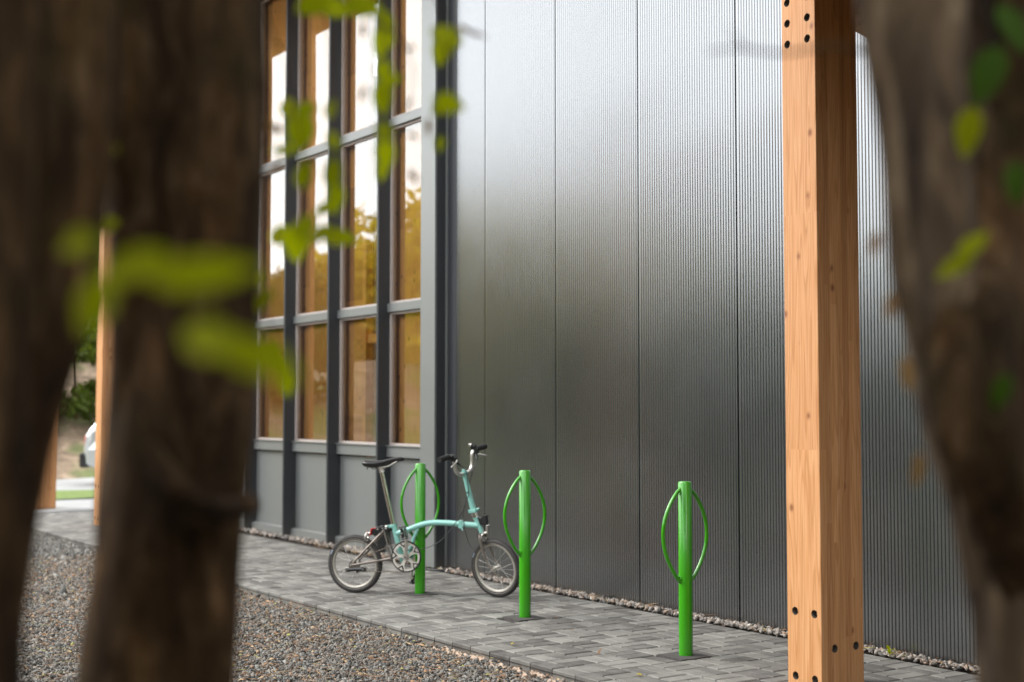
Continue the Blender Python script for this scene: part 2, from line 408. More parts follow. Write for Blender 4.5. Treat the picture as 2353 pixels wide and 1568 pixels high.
def visible(x, y):
    d = Vector((x, y, -CAM_H)); t_ = d.dot(FWD); u = 1176.5+3131*d.dot(RGT)/t_; v = 784-3131*d.dot(UPV)/t_
    return 500 < u < 2353 and v < 1585
vis = sorted([c for c in cells if visible(c[0], c[1])], key=lambda c: c[0]**2+c[1]**2)
near = set(vis[:299])
bmesh_v = []
for q in range(6):
    me = block_mesh('paving_block', .1925+rng.uniform(-.001, .001), .0925+rng.uniform(-.001, .001)).mesh('block', M['block']); set_tone(me, [q/6.]*9); bmesh_v.append(me)
big = MB(); tones = []
base_b = block_mesh('b', .1925, .0925)
for c in cells:
    rot = PI/2*c[2] + rng.normal(0, .004); dz = rng.normal(0, .0012); tx, ty = rng.normal(0, .006), rng.normal(0, .006)
    Mx = Matrix.Translation((c[0]+rng.normal(0,.0006), c[1]+rng.normal(0,.0006), dz)) @ Matrix.Rotation(rot, 4, 'Z') @ Matrix.Rotation(tx, 4, 'X') @ Matrix.Rotation(ty*.5, 4, 'Y')
    if c in near:
        o = link('block', bmesh_v[rng.integers(6)], pav); o.matrix_local = Mx
    else:
        big.add([Mx @ Vector(v) for v in base_b.v], base_b.f); tones += [rng.random()]*9
me = big.mesh('blocks', M['block']); set_tone(me, tones); o = link('block_field', me, pav); tag(o, kind='stuff')

# crushed stones
def stones(name, pts, size, mat, flat=.6, squash=None, tones=None):
    n = len(pts)
    cube = np.array([(-1,-1,-1),(1,-1,-1),(1,1,-1),(-1,1,-1),(-1,-1,1),(1,-1,1),(1,1,1),(-1,1,1)], float)*.5
    fq = np.array([(0,3,2,1),(4,5,6,7),(0,1,5,4),(1,2,6,5),(2,3,7,6),(3,0,4,7)])
    V = cube[None]*np.ones((n,1,1))
    V = V + rng.uniform(-.30, .30, V.shape)
    V[:, 4:, :2] *= rng.uniform(.45, .85, (n, 1, 1))
    s = (np.asarray(size)*rng.lognormal(0, .28, n))[:, None]
    sc = np.stack([s[:,0]*rng.uniform(.9, 1.5, n), s[:,0]*rng.uniform(.7, 1.0, n), s[:,0]*rng.uniform(flat*.7, flat*1.2, n)], 1)
    V *= sc[:, None]
    q = rng.normal(size=(n, 4)); q[:, 0] += 1.0; q[:, 3] *= 2.0; q /= np.linalg.norm(q, axis=1)[:, None]
    w_, x, y, z = q.T
    Rm = np.stack([1-2*(y*y+z*z), 2*(x*y-z*w_), 2*(x*z+y*w_), 2*(x*y+z*w_), 1-2*(x*x+z*z), 2*(y*z-x*w_), 2*(x*z-y*w_), 2*(y*z+x*w_), 1-2*(x*x+y*y)], 1).reshape(n,3,3)
    V = np.einsum('nij,nkj->nki', Rm, V) + np.asarray(pts)[:, None]
    F = (fq[None] + (np.arange(n)*8)[:, None, None]).reshape(-1, 4)
    me = bpy.data.meshes.new(name); me.vertices.add(n*8); me.vertices.foreach_set('co', V.reshape(-1).astype(np.float32))
    me.loops.add(len(F)*4); me.loops.foreach_set('vertex_index', F.reshape(-1).astype(np.int32))
    me.polygons.add(len(F)); me.polygons.foreach_set('loop_start', np.arange(0, len(F)*4, 4, dtype=np.int32))
    me.polygons.foreach_set('loop_total', np.full(len(F), 4, dtype=np.int32))
    me.update(calc_edges=True); me.validate(); me.materials.append(mat)
    set_tone(me, np.repeat(rng.random(n) if tones is None else tones, 6)); return link(name, me)
N = 165000
u = rng.random(N); xs = -4.6 - 12.5*u**1.25; ys = KO-.012 - 3.3*rng.random(N)**1.15
keep = np.hypot(xs, ys) > 2.0
xs, ys = xs[keep], ys[keep]
thin = rng.random(len(xs)) < np.clip((KO-ys)/.14, .25, 1)
xs, ys = xs[thin], ys[thin]
o = stones('gravel', np.stack([xs, ys, -.046+rng.uniform(-.004, .012, len(xs))], 1), .0132, M['gravel'], .5); tag(o, 'grey crushed stone gravel spread in front of the paving', 'gravel', kind='stuff')
N = 9000
xs = rng.uniform(-30, -9, N); ys = rng.uniform(-1.5, KO-.05, N)
o = stones('gravel', np.stack([xs, ys, np.full(N, -.045)], 1), .035, M['gravel'], .5); tag(o, 'coarse grey gravel further off beyond the left tree trunks', 'gravel', kind='stuff')
N = 4200
xs = rng.uniform(-16.5, -3.0, N); ys = 5.90+.115*rng.random(N); ys = np.where(xs < -9.9, 5.99+.20*rng.random(N), ys)
o = stones('pebbles', np.stack([xs, ys, .004+rng.uniform(-.004, .010, N)], 1), .0195, M['pebble'], .6); tag(o, 'pale pebbles in the narrow strip along the foot of the wall', 'pebbles', kind='stuff')
# needles, straws and crumbs of dead leaf on the gravel
def litter(name, n, xr, yr, z, lr, wr, bias=None):
    b = MB(); tn = []
    for i in range(n):
        x = rng.uniform(*xr); y = rng.uniform(*yr); a = rng.uniform(0, PI) if rng.random() < .6 else rng.normal(.3, .35); L = rng.uniform(*lr)*(1 if rng.random() < .9 else 2.0); wd = rng.uniform(*wr)
        if bias: y = yr[1]-(yr[1]-yr[0])*rng.random()**1.6
        d = Vector((math.cos(a), math.sin(a), 0)); s_ = Vector((-d.y, d.x, 0)); c = Vector((x, y, z+rng.uniform(0, .012)))
        tl = rng.uniform(-.25, .25)
        e0 = c-d*L/2; e1 = c+d*L/2+Vector((0, 0, tl*L)); m_ = (e0+e1)/2+s_*rng.uniform(-.12, .12)*L
        h = Vector((0, 0, wd*.5))
        b.add([e0-s_*wd/3, m_-s_*wd/2, e1, m_+s_*wd/2, e0+s_*wd/3, m_+h], [(0,1,5),(1,2,5),(2,3,5),(3,4,5),(4,0,5),(4,3,2,1,0)]); tn += [rng.random()]*6
    me = b.mesh(name, M['litter']); set_tone(me, tn); return link(name, me)
o = litter('dead_needles', 9500, (-13, -4.8), (1.9, 4.14), -.028, (.02, .085), (.0014, .0034)); tag(o, 'brown pine needles and straws scattered over the gravel', 'plant litter', kind='stuff')
o = litter('leaf_crumbs', 1500, (-13, -4.8), (2.2, 4.15), -.030, (.012, .035), (.008, .02)); tag(o, 'crumbs of dry orange leaves lying on the gravel', 'plant litter', kind='stuff')
o = litter('straw', 420, (-12.5, -3.6), (5.885, 5.995), .016, (.02, .09), (.002, .006)); tag(o, 'dry straws and leaf bits on the pebble strip by the wall', 'plant litter', kind='stuff')
# spilled haunching sand along the kerb
b = MB()
for i in range(150):
    x = rng.uniform(-6.9, -4.9); y = KO-.01-abs(rng.normal(0, .035)); r_ = rng.uniform(.012, .05); n_ = 7
    ring = [(x+r_*math.cos(2*PI*k/n_)*rng.uniform(.8, 1.5), min(KO-.002, y+r_*.6*math.sin(2*PI*k/n_)), -.05) for k in range(n_)]
    b.add(ring+[(x, y, -.05+r_*.55)], [(k, (k+1) % n_, n_) for k in range(n_)], True)
t = NT('spilled_sand'); n = t.noise(t.world(), 90, 4); t.set(Base_Color=t.ramp(n, [(.3, (.30, .21, .15)), (.7, (.55, .42, .32))]), Roughness=.95)
o = b.build('spilled_sand', t.m); tag(o, 'sandy mortar crumbs along the outer edge of the paving', 'sand', kind='stuff')

# ---------------------------------------------------------------- far ground, bank
gs = MB(); gs.box((-70, 11.22, -.07), (-14, 13.4, .015)); 
o = sheet('grass_verge', -22.6, -20.6, -4, 30, .02, M['grass'], 4, 30, lambda x, y: .03*noise.noise(Vector((x, y, 0)))); tag(o, kind='structure')
fs2 = sheet('forecourt_apron', -20.62, -18.5, 4.3, 30, .004, M['forecourt']); tag(fs2, kind='structure')
def bankh(x, y):
    d = max(0, -27.0-x - .1*(y-8)); return min(d*.30, 2.6)*(1+.25*noise.noise(Vector((x*.25, y*.25, 3))))+ .25*noise.noise(Vector((x*.8, y*.8, 0)))*min(1, d/2) - .05
o = sheet('bank', -90, -22.58, -40, 60, 0.03, M['earth'], 90, 140, bankh); tag(o, kind='structure')

# ---------------------------------------------------------------- building
bld = empty('building', (-9, 6, 0), label='grey metal clad building with ribbed wall and tall glazed bays', cat='building')
def bpart(b, name, mat, parent=None, bev=0):
    me = b.mesh(name, mat)
    if bev: bevel(me, bev, 1)
    o = link(name, me, parent or bld)
    if parent is None: o.location = -Vector(bld.location)
    return o
TOP = 6.25
joints = [-9.325+.987*i for i in range(12)]
edges = [-9.775]+joints
for i in range(len(edges)-1):
    a, c = edges[i]+.0075, edges[i+1]-.0075
    if i == 0: a = edges[0]+.003
    pitch = .0245; b = MB(); prof = [(a, 6.0)]
    n_ = int((c-a-.01)/pitch); st = a+(c-a-n_*pitch)/2; y = 6.0
    prof.append((st, y))
    for k in range(n_):
        s0 = st+k*pitch
        prof += [(s0+.0100, y), (s0+.0130, y+.0055), (s0+.0190, y+.0055), (s0+.0222, y)]
    prof += [(c, y)]
    m_ = len(prof); vs = [(x, yy, .012) for x, yy in prof]+[(x, yy, TOP) for x, yy in prof]
    b.add(vs, [(k, k+1, m_+k+1, m_+k) for k in range(m_-1)])
    b.add([(a, 6.0, .035), (a, 6.0, TOP), (a, 6.05, TOP), (a, 6.05, .035)], [(0,1,2,3)]); b.add([(c, 6.0, .035), (c, 6.0, TOP), (c, 6.05, TOP), (c, 6.05, .035)], [(3,2,1,0)])
    bpart(b, 'wall_panel', M['clad'])
b = MB(); b.box((-9.78, 6.03, 0), (1.7, 6.35, TOP-.01)); bpart(b, 'backing_wall', M['joint'])
# return and corner post
b = MB(); b.box((-10.165, 5.88, .02), (-9.925, 5.90, TOP), .002); bpart(b, 'corner_facing', M['panel'])
b = MB(); b.box((-9.9435, 5.902, .02), (-9.925, 6.06, TOP), .001); b.box((-9.924, 6.0, .03), (-9.776, 6.028, TOP)); bpart(b, 'corner_return', M['fin'])
b = MB(); b.box((-9.9235, 5.985, .03), (-9.908, 5.9995, TOP)); bpart(b, 'corner_trim', M['panel'])
b = MB(); b.box((-10.16, 5.91, .03), (-9.95, 6.4, TOP)); bpart(b, 'corner_core', M['joint'])
# glazed bays
GY = 6.20; fins = [-11.30-1.04*i for i in range(7)]   # left edges
rights = [-10.167]+fins[:-1]
for i, fx in enumerate(fins):
    b = MB(); b.box((fx, 6.06, .02), (fx+.034, 6.24, TOP), .002); bpart(b, 'mullion', M['fin'])
    L, Rr = fx+.036, rights[i]-.002
    b = MB(); b.box((L, GY, .10), (Rr, GY+.03, .892)); bpart(b, 'cladding_panel', M['panel'])
    b = MB(); b.prism([(0, .02), (0, .085), (.045, .100), (.045, .02)], L, Rr, Matrix(((0,1,0,0),(1,0,0,GY-.055),(0,0,1,0),(0,0,0,1)))); bpart(b, 'plinth_flashing', M['panel'])
    b = MB(); b.box((L, GY-.045, .905), (Rr, GY+.04, 1.005), .002); b.box((L, GY-.06, 1.006), (Rr, GY+.0, 1.014)); bpart(b, 'sill', M['panel'])
    tiers = [(1.015, 2.258), (2.342, 4.008), (4.092, 6.0)]
    for zz in (2.26, 4.01):
        b = MB(); b.box((L, GY-.045, zz), (Rr, GY+.04, zz+.08), .002); bpart(b, 'transom', M['panel'])
    b = MB(); b.box((L, GY-.03, 6.0), (Rr, GY+.04, TOP)); bpart(b, 'head_panel', M['fin'])
    for (za, zb) in tiers:
        fo = MB()
        for (p, q) in (((L, GY-.016, za), (L+.028, GY+.03, zb)), ((Rr-.028, GY-.016, za), (Rr, GY+.03, zb)), ((L+.0285, GY-.014, za), (Rr-.0285, GY+.028, za+.02)), ((L+.0285, GY-.014, zb-.02), (Rr-.0285, GY+.028, zb))):
            fo.box(p, q)
        w_ = bpart(fo, 'window', M['alu'])
        pn = MB(); pn.add([(L+.025, GY+.004, za+.015), (Rr-.025, GY+.004, za+.015), (Rr-.025, GY+.004, zb-.015), (L+.025, GY+.004, zb-.015)], [(0,1,2,3)])
        pn.build('pane', M['glass'], w_)
XE = fins[-1]
# interior: timber screens just behind the glass, floor, rear wall, roof
for (xa, xb, za, zb) in ((-11.70, -10.18, .9, 6.1), (-13.4, -11.93, .9, 6.1), (-16.0, -13.405, .9, 6.1)):
    b = MB(); b.box((xa, 6.28, za-.9), (xb, 6.36, zb), .002); bpart(b, 'timber_screen', M['wood_in'])
b = MB(); b.box((-12.155, 6.40, 0), (-11.985, 6.52, 3.9), .002); bpart(b, 'pale_post', M['white'])
for zz in (2.0,):
    b = MB(); b.box((-11.928, 6.30, zz), (-11.702, 6.35, zz+.09)); bpart(b, 'rail', M['wood_in'])
b = MB(); b.box((XE, 6.32, .0), (-9.0, 12, .03)); bpart(b, 'interior_floor', M['concrete'])
b = MB(); b.box((XE, 12.0, 0), (1.7, 12.2, TOP)); bpart(b, 'rear_wall', M['white'])
b = MB(); b.box((XE-.18, 5.95, 0), (XE-.003, 12.2, TOP)); bpart(b, 'end_wall', M['fin'])
b = MB(); b.box((-9.0, 6.36, 0), (-8.9, 12, TOP)); bpart(b, 'partition', M['wood_in'])
b = MB(); b.box((1.7, 6.0, 0), (1.9, 12.2, TOP)); bpart(b, 'end_wall', M['fin'])
# roof with a timber eave
b = MB(); b.box((XE-.8, 4.75, TOP+.26), (2.2, 6.9, TOP+.50), .01); b.box((XE-.8, 11.8, TOP+.26), (2.2, 12.6, TOP+.50), .01); b.box((-9.2, 6.905, TOP+.26), (2.2, 11.795, TOP+.50), .01); bpart(b, 'roof', M['roof'])
b = MB(); b.box((XE-.2, 6.905, TOP+.30), (-9.205, 11.795, TOP+.32)); bpart(b, 'added_rooflight', M['glass'])  # unseen roof glazing added to let daylight into the interior
b = MB(); b.box((XE-.8, 4.78, TOP+.20), (2.2, 6.0, TOP+.255)); bpart(b, 'soffit', M['soffit'])
b = MB(); b.box((XE-.8, 4.66, TOP+.02), (2.2, 4.745, TOP+.52), .003); bpart(b, 'fascia', M['soffit'])
for i in range(11):
    x = -18.2+1.9*i; b = MB(); b.box((x, 4.8, TOP-.06), (x+.1, 6.35, TOP+.197), .003); bpart(b, 'rafter', M['wood'])

# ---------------------------------------------------------------- timber columns
def column(loc, height, front_holes, side_holes, label):
    root = empty('timber_column', loc, 0, label=label, cat='timber column', group='laminated timber columns in front of the building')
    wx, wy = .222, .292
    b = MB(); b.box((0, 0, 0), (wx, wy, height)); me = b.mesh('shaft', M['wood']); bevel(me, .004, 2)
    o = link('shaft', me, root)
    cut = MB()
    for (x, z) in front_holes: cut.cyl((x, -.01, z), (x, .032, z), .0200, 24)
    for (y, z) in side_holes: cut.cyl((wx-.032, y, z), (wx+.01, y, z), .0200, 24)
    if front_holes:
        co = link('cutter', recalc(cut.mesh('cutter', M['hole']))); co.location = loc
        o.data.materials.append(M['hole'])
        md = o.modifiers.new('holes', 'BOOLEAN'); md.object = co; md.operation = 'DIFFERENCE'; md.solver = 'EXACT'; md.material_mode = 'TRANSFER'
        bpy.context.view_layer.update()
        dg = bpy.context.evaluated_depsgraph_get(); nm = bpy.data.meshes.new_from_object(o.evaluated_get(dg)); o.modifiers.clear(); o.data = nm
        bpy.data.objects.remove(co)
        for (x, z) in front_holes: q = MB(); q.cyl((x, .022, z), (x, .031, z), .0085, 6, False); q.build('bolt', M['bolt'], root)
        for (y, z) in side_holes: q = MB(); q.cyl((wx-.031, y, z), (wx-.020, y, z), .0085, 6, False); q.build('bolt', M['bolt'], root)
    b = MB(); b.box((.03, .03, -.02), (wx-.03, wy-.03, -.001)); b.build('base_plate', M['bolt'], root)
    return root
fh = [(.052, .366), (.178, .366), (.052, .055), (.178, .055)]+[(.038, 3.262), (.172, 3.262), (.038, 3.157), (.172, 3.157), (.038, 3.367), (.172, 3.367), (.038, 3.47), (.172, 3.47)]
sh = [(.09, .20), (.237, .20), (.09, 3.5), (.237, 3.5)]
column((-4.831, 4.87, .005), 4.2, fh, sh, 'large laminated timber column with round bolt holes standing nearest, between green stands and right tree')
column((-15.96, 4.86, .01), 6.2, [(.05, .45), (.17, .45), (.05, .08), (.17, .08)], [(.09, .2), (.2, .2)], 'pale timber column at the paving seen between the two left tree trunks')
column((-19.12, 4.94, .01), 6.2, [], [], 'orange timber column farthest back on the left beside the leaning trunk')
# raking rafter and small canopy over the near column
can = empty('canopy', (-4.8, 5.2, 3.4), label='raking timber canopy between the near column and the ribbed wall', cat='canopy')
b = MB()
for x in (-4.80, -3.0, -1.2):
    b = MB(); b.box((x, 5.165, 3.355), (x+.14, 5.99, 3.60), .003)
    b.v = [(v[0], v[1], v[2]-.24*(v[1]-5.165)) for v in b.v]
    o = b.build('rafter', M['wood'], can); o.location = -Vector(can.location)
for k in range(8):
    b = MB(); b.box((-4.60, 3.84+.166*k, 3.606), (.6, 3.84+.166*k+.160, 3.63), .002); o = b.build('board', M['soffit'], can); o.location = -Vector(can.location)
for x in (-4.59, -3.0, -1.2):
    b = MB(); b.box((x, 3.84, 3.46), (x+.09, 5.16, 3.60), .003); o = b.build('joist', M['wood'], can); o.location = -Vector(can.location)
for k in range(5):
    b = MB(); b.box((-4.82, 5.17+.166*k, 3.606), (0, 5.17+.166*k+.160, 3.63), .002)
    b.v = [(v[0], v[1], v[2]-.24*(v[1]-5.165)) for v in b.v]
    o = b.build('board', M['soffit'], can); o.location = -Vector(can.location)

# ---------------------------------------------------------------- green bicycle stands
def stand(loc, label, sticker):
    root = empty('bike_stand', loc, 0, label=label, cat='bicycle stand', group='green bicycle stands on the paving')
    r_ = .0385; H = .95
    b = MB(); b.tube([(0,0,0), (0,0,H-.004), (0,0,H)], [r_, r_, r_-.003], 36, False); b.build('post', M['green'], root)
    b = MB(); b.tube([(0,0,H-.001), (0,0,H+.003)], [r_-.003, r_-.007], 36); b.build('cap', M['green'], root)
    for s_ in (-1, 1):
        pts = []
        for k in range(25):
            q = k/24; z = .915 - (.915-.40)*q
            # leaf-shaped bow: straight at the joints, round in the middle
            w_ = math.sin(PI*q)**.78*.128
            pts.append((0, s_*(r_-.008+w_*(1-.10*(q-.5))), z))
        b = MB(); b.tube(pts, .0105, 14); b.build('hoop', M['green'], root)
        w2 = MB()
        for zz, q in ((pts[1], 0), (pts[-2], 1)): w2.torus((0, s_*r_, zz[2]), (0, s_, .0), .0115, [(0, .0), (.003, .0), (.001, .004)], 14)
        w2.build('weld', M['green'], root)
    if sticker:
        b = MB(); vs = []
        for k in range(5):
            a = R(185+k*11); vs += [((r_+.0006)*math.cos(a), (r_+.0006)*math.sin(a), .265), ((r_+.0006)*math.cos(a), (r_+.0006)*math.sin(a), .31)]
        b.add(vs, [(2*k, 2*k+2, 2*k+3, 2*k+1) for k in range(4)], True); b.build('sticker', M['sticker'], root)
    b = MB(); n_ = 28; ring = []
    for k in range(n_):
        a = 2*PI*k/n_+PI/4; c_, s2 = math.cos(a), math.sin(a); m_ = max(abs(c_), abs(s2))
        ring.append((c_/m_*.105*(1+rng.uniform(-.05, .05)), s2/m_*.105*(1+rng.uniform(-.05, .05))-.01, 0))
    b.add([(x, y, .0045) for x, y, z in ring]+[(x*1.02, y*1.02, -.02) for x, y, z in ring], [tuple(range(n_))]+[(k, n_+k, n_+(k+1) % n_, (k+1) % n_) for k in range(n_)]); b.build('base_patch', M['tar'], root)
    return root
stand((stands[2][0], stands[2][1], 0), 'green bicycle stand nearest the large timber column', True)
stand((stands[1][0], stands[1][1], 0), 'middle green bicycle stand hiding the edge of the front bicycle wheel', True)
stand((stands[0][0], stands[0][1], 0), 'green bicycle stand with the mint bicycle leaning against it', False)

# ---------------------------------------------------------------- folding bicycle
A0 = Vector((-9.035, 4.68, .002)); ang = R(41.07)
bike = empty('folding_bicycle', A0, ang, label='mint green folding bicycle with small wheels leaning on a green stand', cat='bicycle')
L_ = lambda u, v, z: (u, -v, z)      # v = towards the rider's right, the camera's side
WR = .212
tyre_prof = [(.019*math.cos(a), .0185*math.sin(a)) for a in np.linspace(0, 2*PI, 13)[:-1]]
def wheel(cx, cz, parent, T=None, nsp=20, left_only=False):
    b = MB(); b.torus(L_(cx, 0, cz), (0, 1, 0), WR-.019, tyre_prof, 72)
    n_ = 60
    for k in range(n_):      # tread blocks
        a = 2*PI*k/n_; 
        for s_ in (-1, 1):
            Mx = Matrix.Translation(L_(cx, 0, cz)) @ Matrix.Rotation(a, 4, 'Y') @ Matrix.Translation((0, s_*.0065, WR-.0012)); b.box((-.0045, -.0045, -.002), (.0045, .0045, .0016), 0, Mx)
    ty = b.build('tyre', M['rubber'], parent, T)
    b = MB(); b.torus(L_(cx, 0, cz), (0, 1, 0), WR-.046, [(.007, -.0115), (.009, -.0125), (.009, .0125), (.007, .0115), (-.002, .010), (-.007, .0045), (-.007, -.0045), (-.002, -.010)], 72); b.build('rim', M['rim'], parent, T)
    b = MB(); b.torus(L_(cx, 0, cz), (0, 1, 0), WR-.0285, [(.0006, -.0150), (.0008, -.0168), (-.0008, -.0168), (-.0008, -.0150)], 72); b.build('reflective_stripe', M['rim'], parent, T)
    b = MB(); b.cyl(L_(cx, .036, cz), L_(cx, -.036, cz), .011, 18)
    for s_ in (-1, 1): b.cyl(L_(cx, s_*.026, cz), L_(cx, s_*.029, cz), .021, 22); b.cyl(L_(cx, s_*.036, cz), L_(cx, s_*.058, cz), .0065, 12)
    b.build('hub', M['silver'], parent, T)
    b = MB()
    for k in range(nsp):
        s_ = 1 if k % 2 else -1; a = 2*PI*k/nsp; a2 = a+(.95 if (k//2) % 2 else -.95)
        p = L_(cx+.019*math.cos(a2), s_*.0275, cz+.019*math.sin(a2)); q = L_(cx+(WR-.052)*math.cos(a), s_*.002, cz+(WR-.052)*math.sin(a)); b.cyl(p, q, .0009, 5)
    b.build('spokes', M['silver'], parent, T)
    b = MB(); a = R(128); b.cyl(L_(cx+(WR-.055)*math.cos(a), 0, cz+(WR-.055)*math.sin(a)), L_(cx+(WR-.092)*math.cos(a+.06), 0, cz+(WR-.092)*math.sin(a+.06)), .0036, 8); b.build('valve', M['black'], parent, T)
    b = MB(); pts = [L_(cx+(WR-.0165)*math.cos(a), .0175, cz+(WR-.0165)*math.sin(a)) for a in np.linspace(2.62, 2.80, 5)]; b.tube(pts, .004, 6); b.build('tyre_label', M['refl'], parent, T)
def part(b, name, mat, T=None, parent=None, bev=0):
    if T is not None: b.v = [tuple(T @ Vector(v)) for v in b.v]
    me = b.mesh(name, mat)
    if bev: bevel(me, bev, 2)
    return link(name, me, parent or bike)
rw = empty('rear_wheel'); rw.parent = bike; wheel(.0, WR, rw)
# frame, mint
def arc(pts, n=6):
    """Catmull-Rom through the points"""
    P_ = [Vector(p) for p in pts]; P_ = [P_[0]*2-P_[1]]+P_+[P_[-1]*2-P_[-2]]; out = []
    for i in range(1, len(P_)-2):
        for k in range(n):
            t_ = k/n; p0, p1, p2, p3 = P_[i-1:i+3]
            out.append(.5*((2*p1)+(p2-p0)*t_+(2*p0-5*p1+4*p2-p3)*t_*t_+(3*p1-3*p2+p3-p0)*t_**3))
    out.append(P_[-2]); return out
b = MB(); b.tube(arc([L_(.318, 0, .440), L_(.37, 0, .455), L_(.44, 0, .482), L_(.52, 0, .510), L_(.60, 0, .525), L_(.70, 0, .526), L_(.80, 0, .520), L_(.945, 0, .512)]), .0212, 18); part(b, 'main_tube', M['mint'])
b = MB(); b.tube([L_(.297, 0, .505), L_(.31, 0, .46), L_(.372, 0, .235)], .0212, 18); b.tube([L_(.300, 0, .494), L_(.296, 0, .509)], .024, 18); part(b, 'seat_tube', M['mint'])
b = MB(); b.tube([L_(.490, 0, .490), L_(.455, 0, .41), L_(.418, 0, .285)], [.013, .0135, .0145], 14); b.tube([L_(.37, 0, .27), L_(.418, 0, .281)], .014, 12); b.cyl(L_(.418, .036, .281), L_(.418, -.036, .281), .022, 22); part(b, 'bottom_bracket', M['mint'])
b = MB(); b.tube([L_(.926, 0, .566), L_(.977, 0, .452)], .0185, 18); b.tube([L_(.978, 0, .452), L_(.973, 0, .462)], .0215, 18); b.tube([L_(.924, 0, .570), L_(.929, 0, .560)], .0215, 18); part(b, 'head_tube', M['mint'])
b = MB(); b.box((-.014, -.024, -.030), (.014, .024, .030), 0, Matrix.Translation(L_(.815, 0, .519)) @ Matrix.Rotation(R(3), 4, 'Y')); part(b, 'frame_hinge', M['mint'], bev=.006)
b = MB(); b.cyl(L_(.83, .03, .502), L_(.83, .030, .49), .006, 10); b.cyl(L_(.828, .026, .505), L_(.828, .040, .505), .009, 12); b.cyl(L_(.828, .040, .505), L_(.842, .046, .478), .004, 8); part(b, 'hinge_clamp', M['mint'])
b = MB(); b.box((-.022, -.024, -.010), (.018, .024, .010), 0, Matrix.Translation(L_(.278, 0, .492)) @ Matrix.Rotation(R(-10), 4, 'Y')); b.cyl(L_(.262, .03, .494), L_(.262, -.03, .494), .008, 12); part(b, 'seat_clamp', M['mint'], bev=.003)
b = MB(); b.tube([L_(.262, .030, .49), L_(.262, .036, .455), L_(.258, .036, .43)], [.005, .005, .004], 8); part(b, 'quick_release', M['black'])
b = MB(); b.tube([L_(.302, 0, .47), L_(.201, 0, .895)], .0158, 20); part(b, 'seatpost', M['chrome'])
b = MB(); b.tube([L_(.207, 0, .885), L_(.196, 0, .918)], .0195, 18); b.box((-.026, -.017, -.012), (.026, .017, .012), 0, Matrix.Translation(L_(.205, 0, .925))); b.cyl(L_(.205, .026, .925), L_(.205, -.026, .925), .008, 10); part(b, 'saddle_clamp', M['silver'], bev=.003)
b = MB()
for s_ in (-1, 1): b.tube(arc([L_(.105, s_*.035, .944), L_(.145, s_*.026, .924), L_(.20, s_*.022, .924), L_(.255, s_*.022, .930), L_(.325, s_*.012, .968)]), .0033, 8)
part(b, 'saddle_rail', M['silver'])
# saddle: lofted shell
prof = [(.068, .058, .962, .030), (.082, .070, .968, .044), (.12, .073, .967, .050), (.17, .062, .966, .050), (.22, .040, .972, .046), (.27, .025, .984, .040), (.32, .020, .993, .034), (.355, .018, .995, .028), (.378, .010, .989, .016)]
b = MB(); n_ = 18; vs = []
for (u_, w_, z_, th) in prof:
    for k in range(n_):
        a = 2*PI*k/n_; yy = w_*math.copysign(abs(math.cos(a))**.8, math.cos(a)); sn = math.sin(a)
        zz = (.006*sn if sn > 0 else th*sn) - .014*(yy/.073)**2*(1 if sn > 0 else .4)
        vs.append(L_(u_, yy, z_+zz))
fs = [(i*n_+k, i*n_+(k+1) % n_, (i+1)*n_+(k+1) % n_, (i+1)*n_+k) for i in range(len(prof)-1) for k in range(n_)]
b.add(vs, fs+[tuple(range(n_))[::-1], tuple(range((len(prof)-1)*n_, len(prof)*n_))], True); part(b, 'saddle', M['saddle'])
b = MB(); b.tube([L_(.10, .02, .93), L_(.098, .02, .905)], [.005, .003], 8); b.tube(arc([L_(.13, .03, .93), L_(.14, .03, .912), L_(.165, .03, .912), L_(.18, .03, .925)]), .0028, 7); part(b, 'saddle_hook', M['black'])
# rear triangle
b = MB()
for s_ in (-1, 1):
    b.tube([L_(.002, s_*.052, WR+.012), L_(.11, s_*.047, .335), L_(.232, s_*.026, .462)], [.0075, .0085, .009], 10)
    b.tube([L_(.004, s_*.054, WR-.004), L_(.15, s_*.047, .236), L_(.30, s_*.034, .262)], [.008, .0095, .010], 10)
    b.tube([L_(.235, s_*.024, .455), L_(.262, s_*.03, .36), L_(.296, s_*.034, .262)], .0068, 10)
    Mx = Matrix.Translation(L_(0, s_*.054, WR-.008))
    b.prism([(-.026, -.024), (-.032, 0), (-.022, .022), (0, .030), (.020, .022), (.030, 0), (.016, -.02), (-.006, -.034)], -.0025, .0025, Mx)
b.cyl(L_(.30, .045, .262), L_(.30, -.045, .262), .013, 14); b.cyl(L_(.1, .045, .325), L_(.1, -.045, .325), .006, 8)
part(b, 'rear_frame', M['ti'])
b = MB(); b.tube([L_(.232, 0, .466), L_(.245, 0, .467), L_(.262, 0, .468), L_(.285, 0, .478)], [.014, .020, .021, .016], 16); part(b, 'suspension_block', M['black'])
b = MB(); b.cyl(L_(.262, .0, .492), L_(.250, .0, .484), .012, 12); b.tube([L_(.236, 0, .486), L_(.26, 0, .490)], [.014, .011], 14); part(b, 'suspension_cap', M['silver'])
for s_ in (-1, 1):
    b = MB(); b.torus(L_(.195, s_*.045, .474), (0, 1, 0), .013, [(.0075*math.cos(a), .010*math.sin(a)) for a in np.linspace(0, 2*PI, 9)[:-1]], 24); rl = part(b, 'roller', M['black'])
    b = MB(); b.cyl(L_(.195, s_*.040, .474), L_(.195, s_*.057, .474), .0065, 12); part(b, 'roller_bolt', M['silver'], parent=rl)
b = MB(); b.box((-.02, -.020, -.022), (.02, .02, .022), 0, Matrix.Translation(L_(.160, 0, .446)) @ Matrix.Rotation(R(-28), 4, 'Y')); part(b, 'rear_bracket', M['black'], bev=.004)
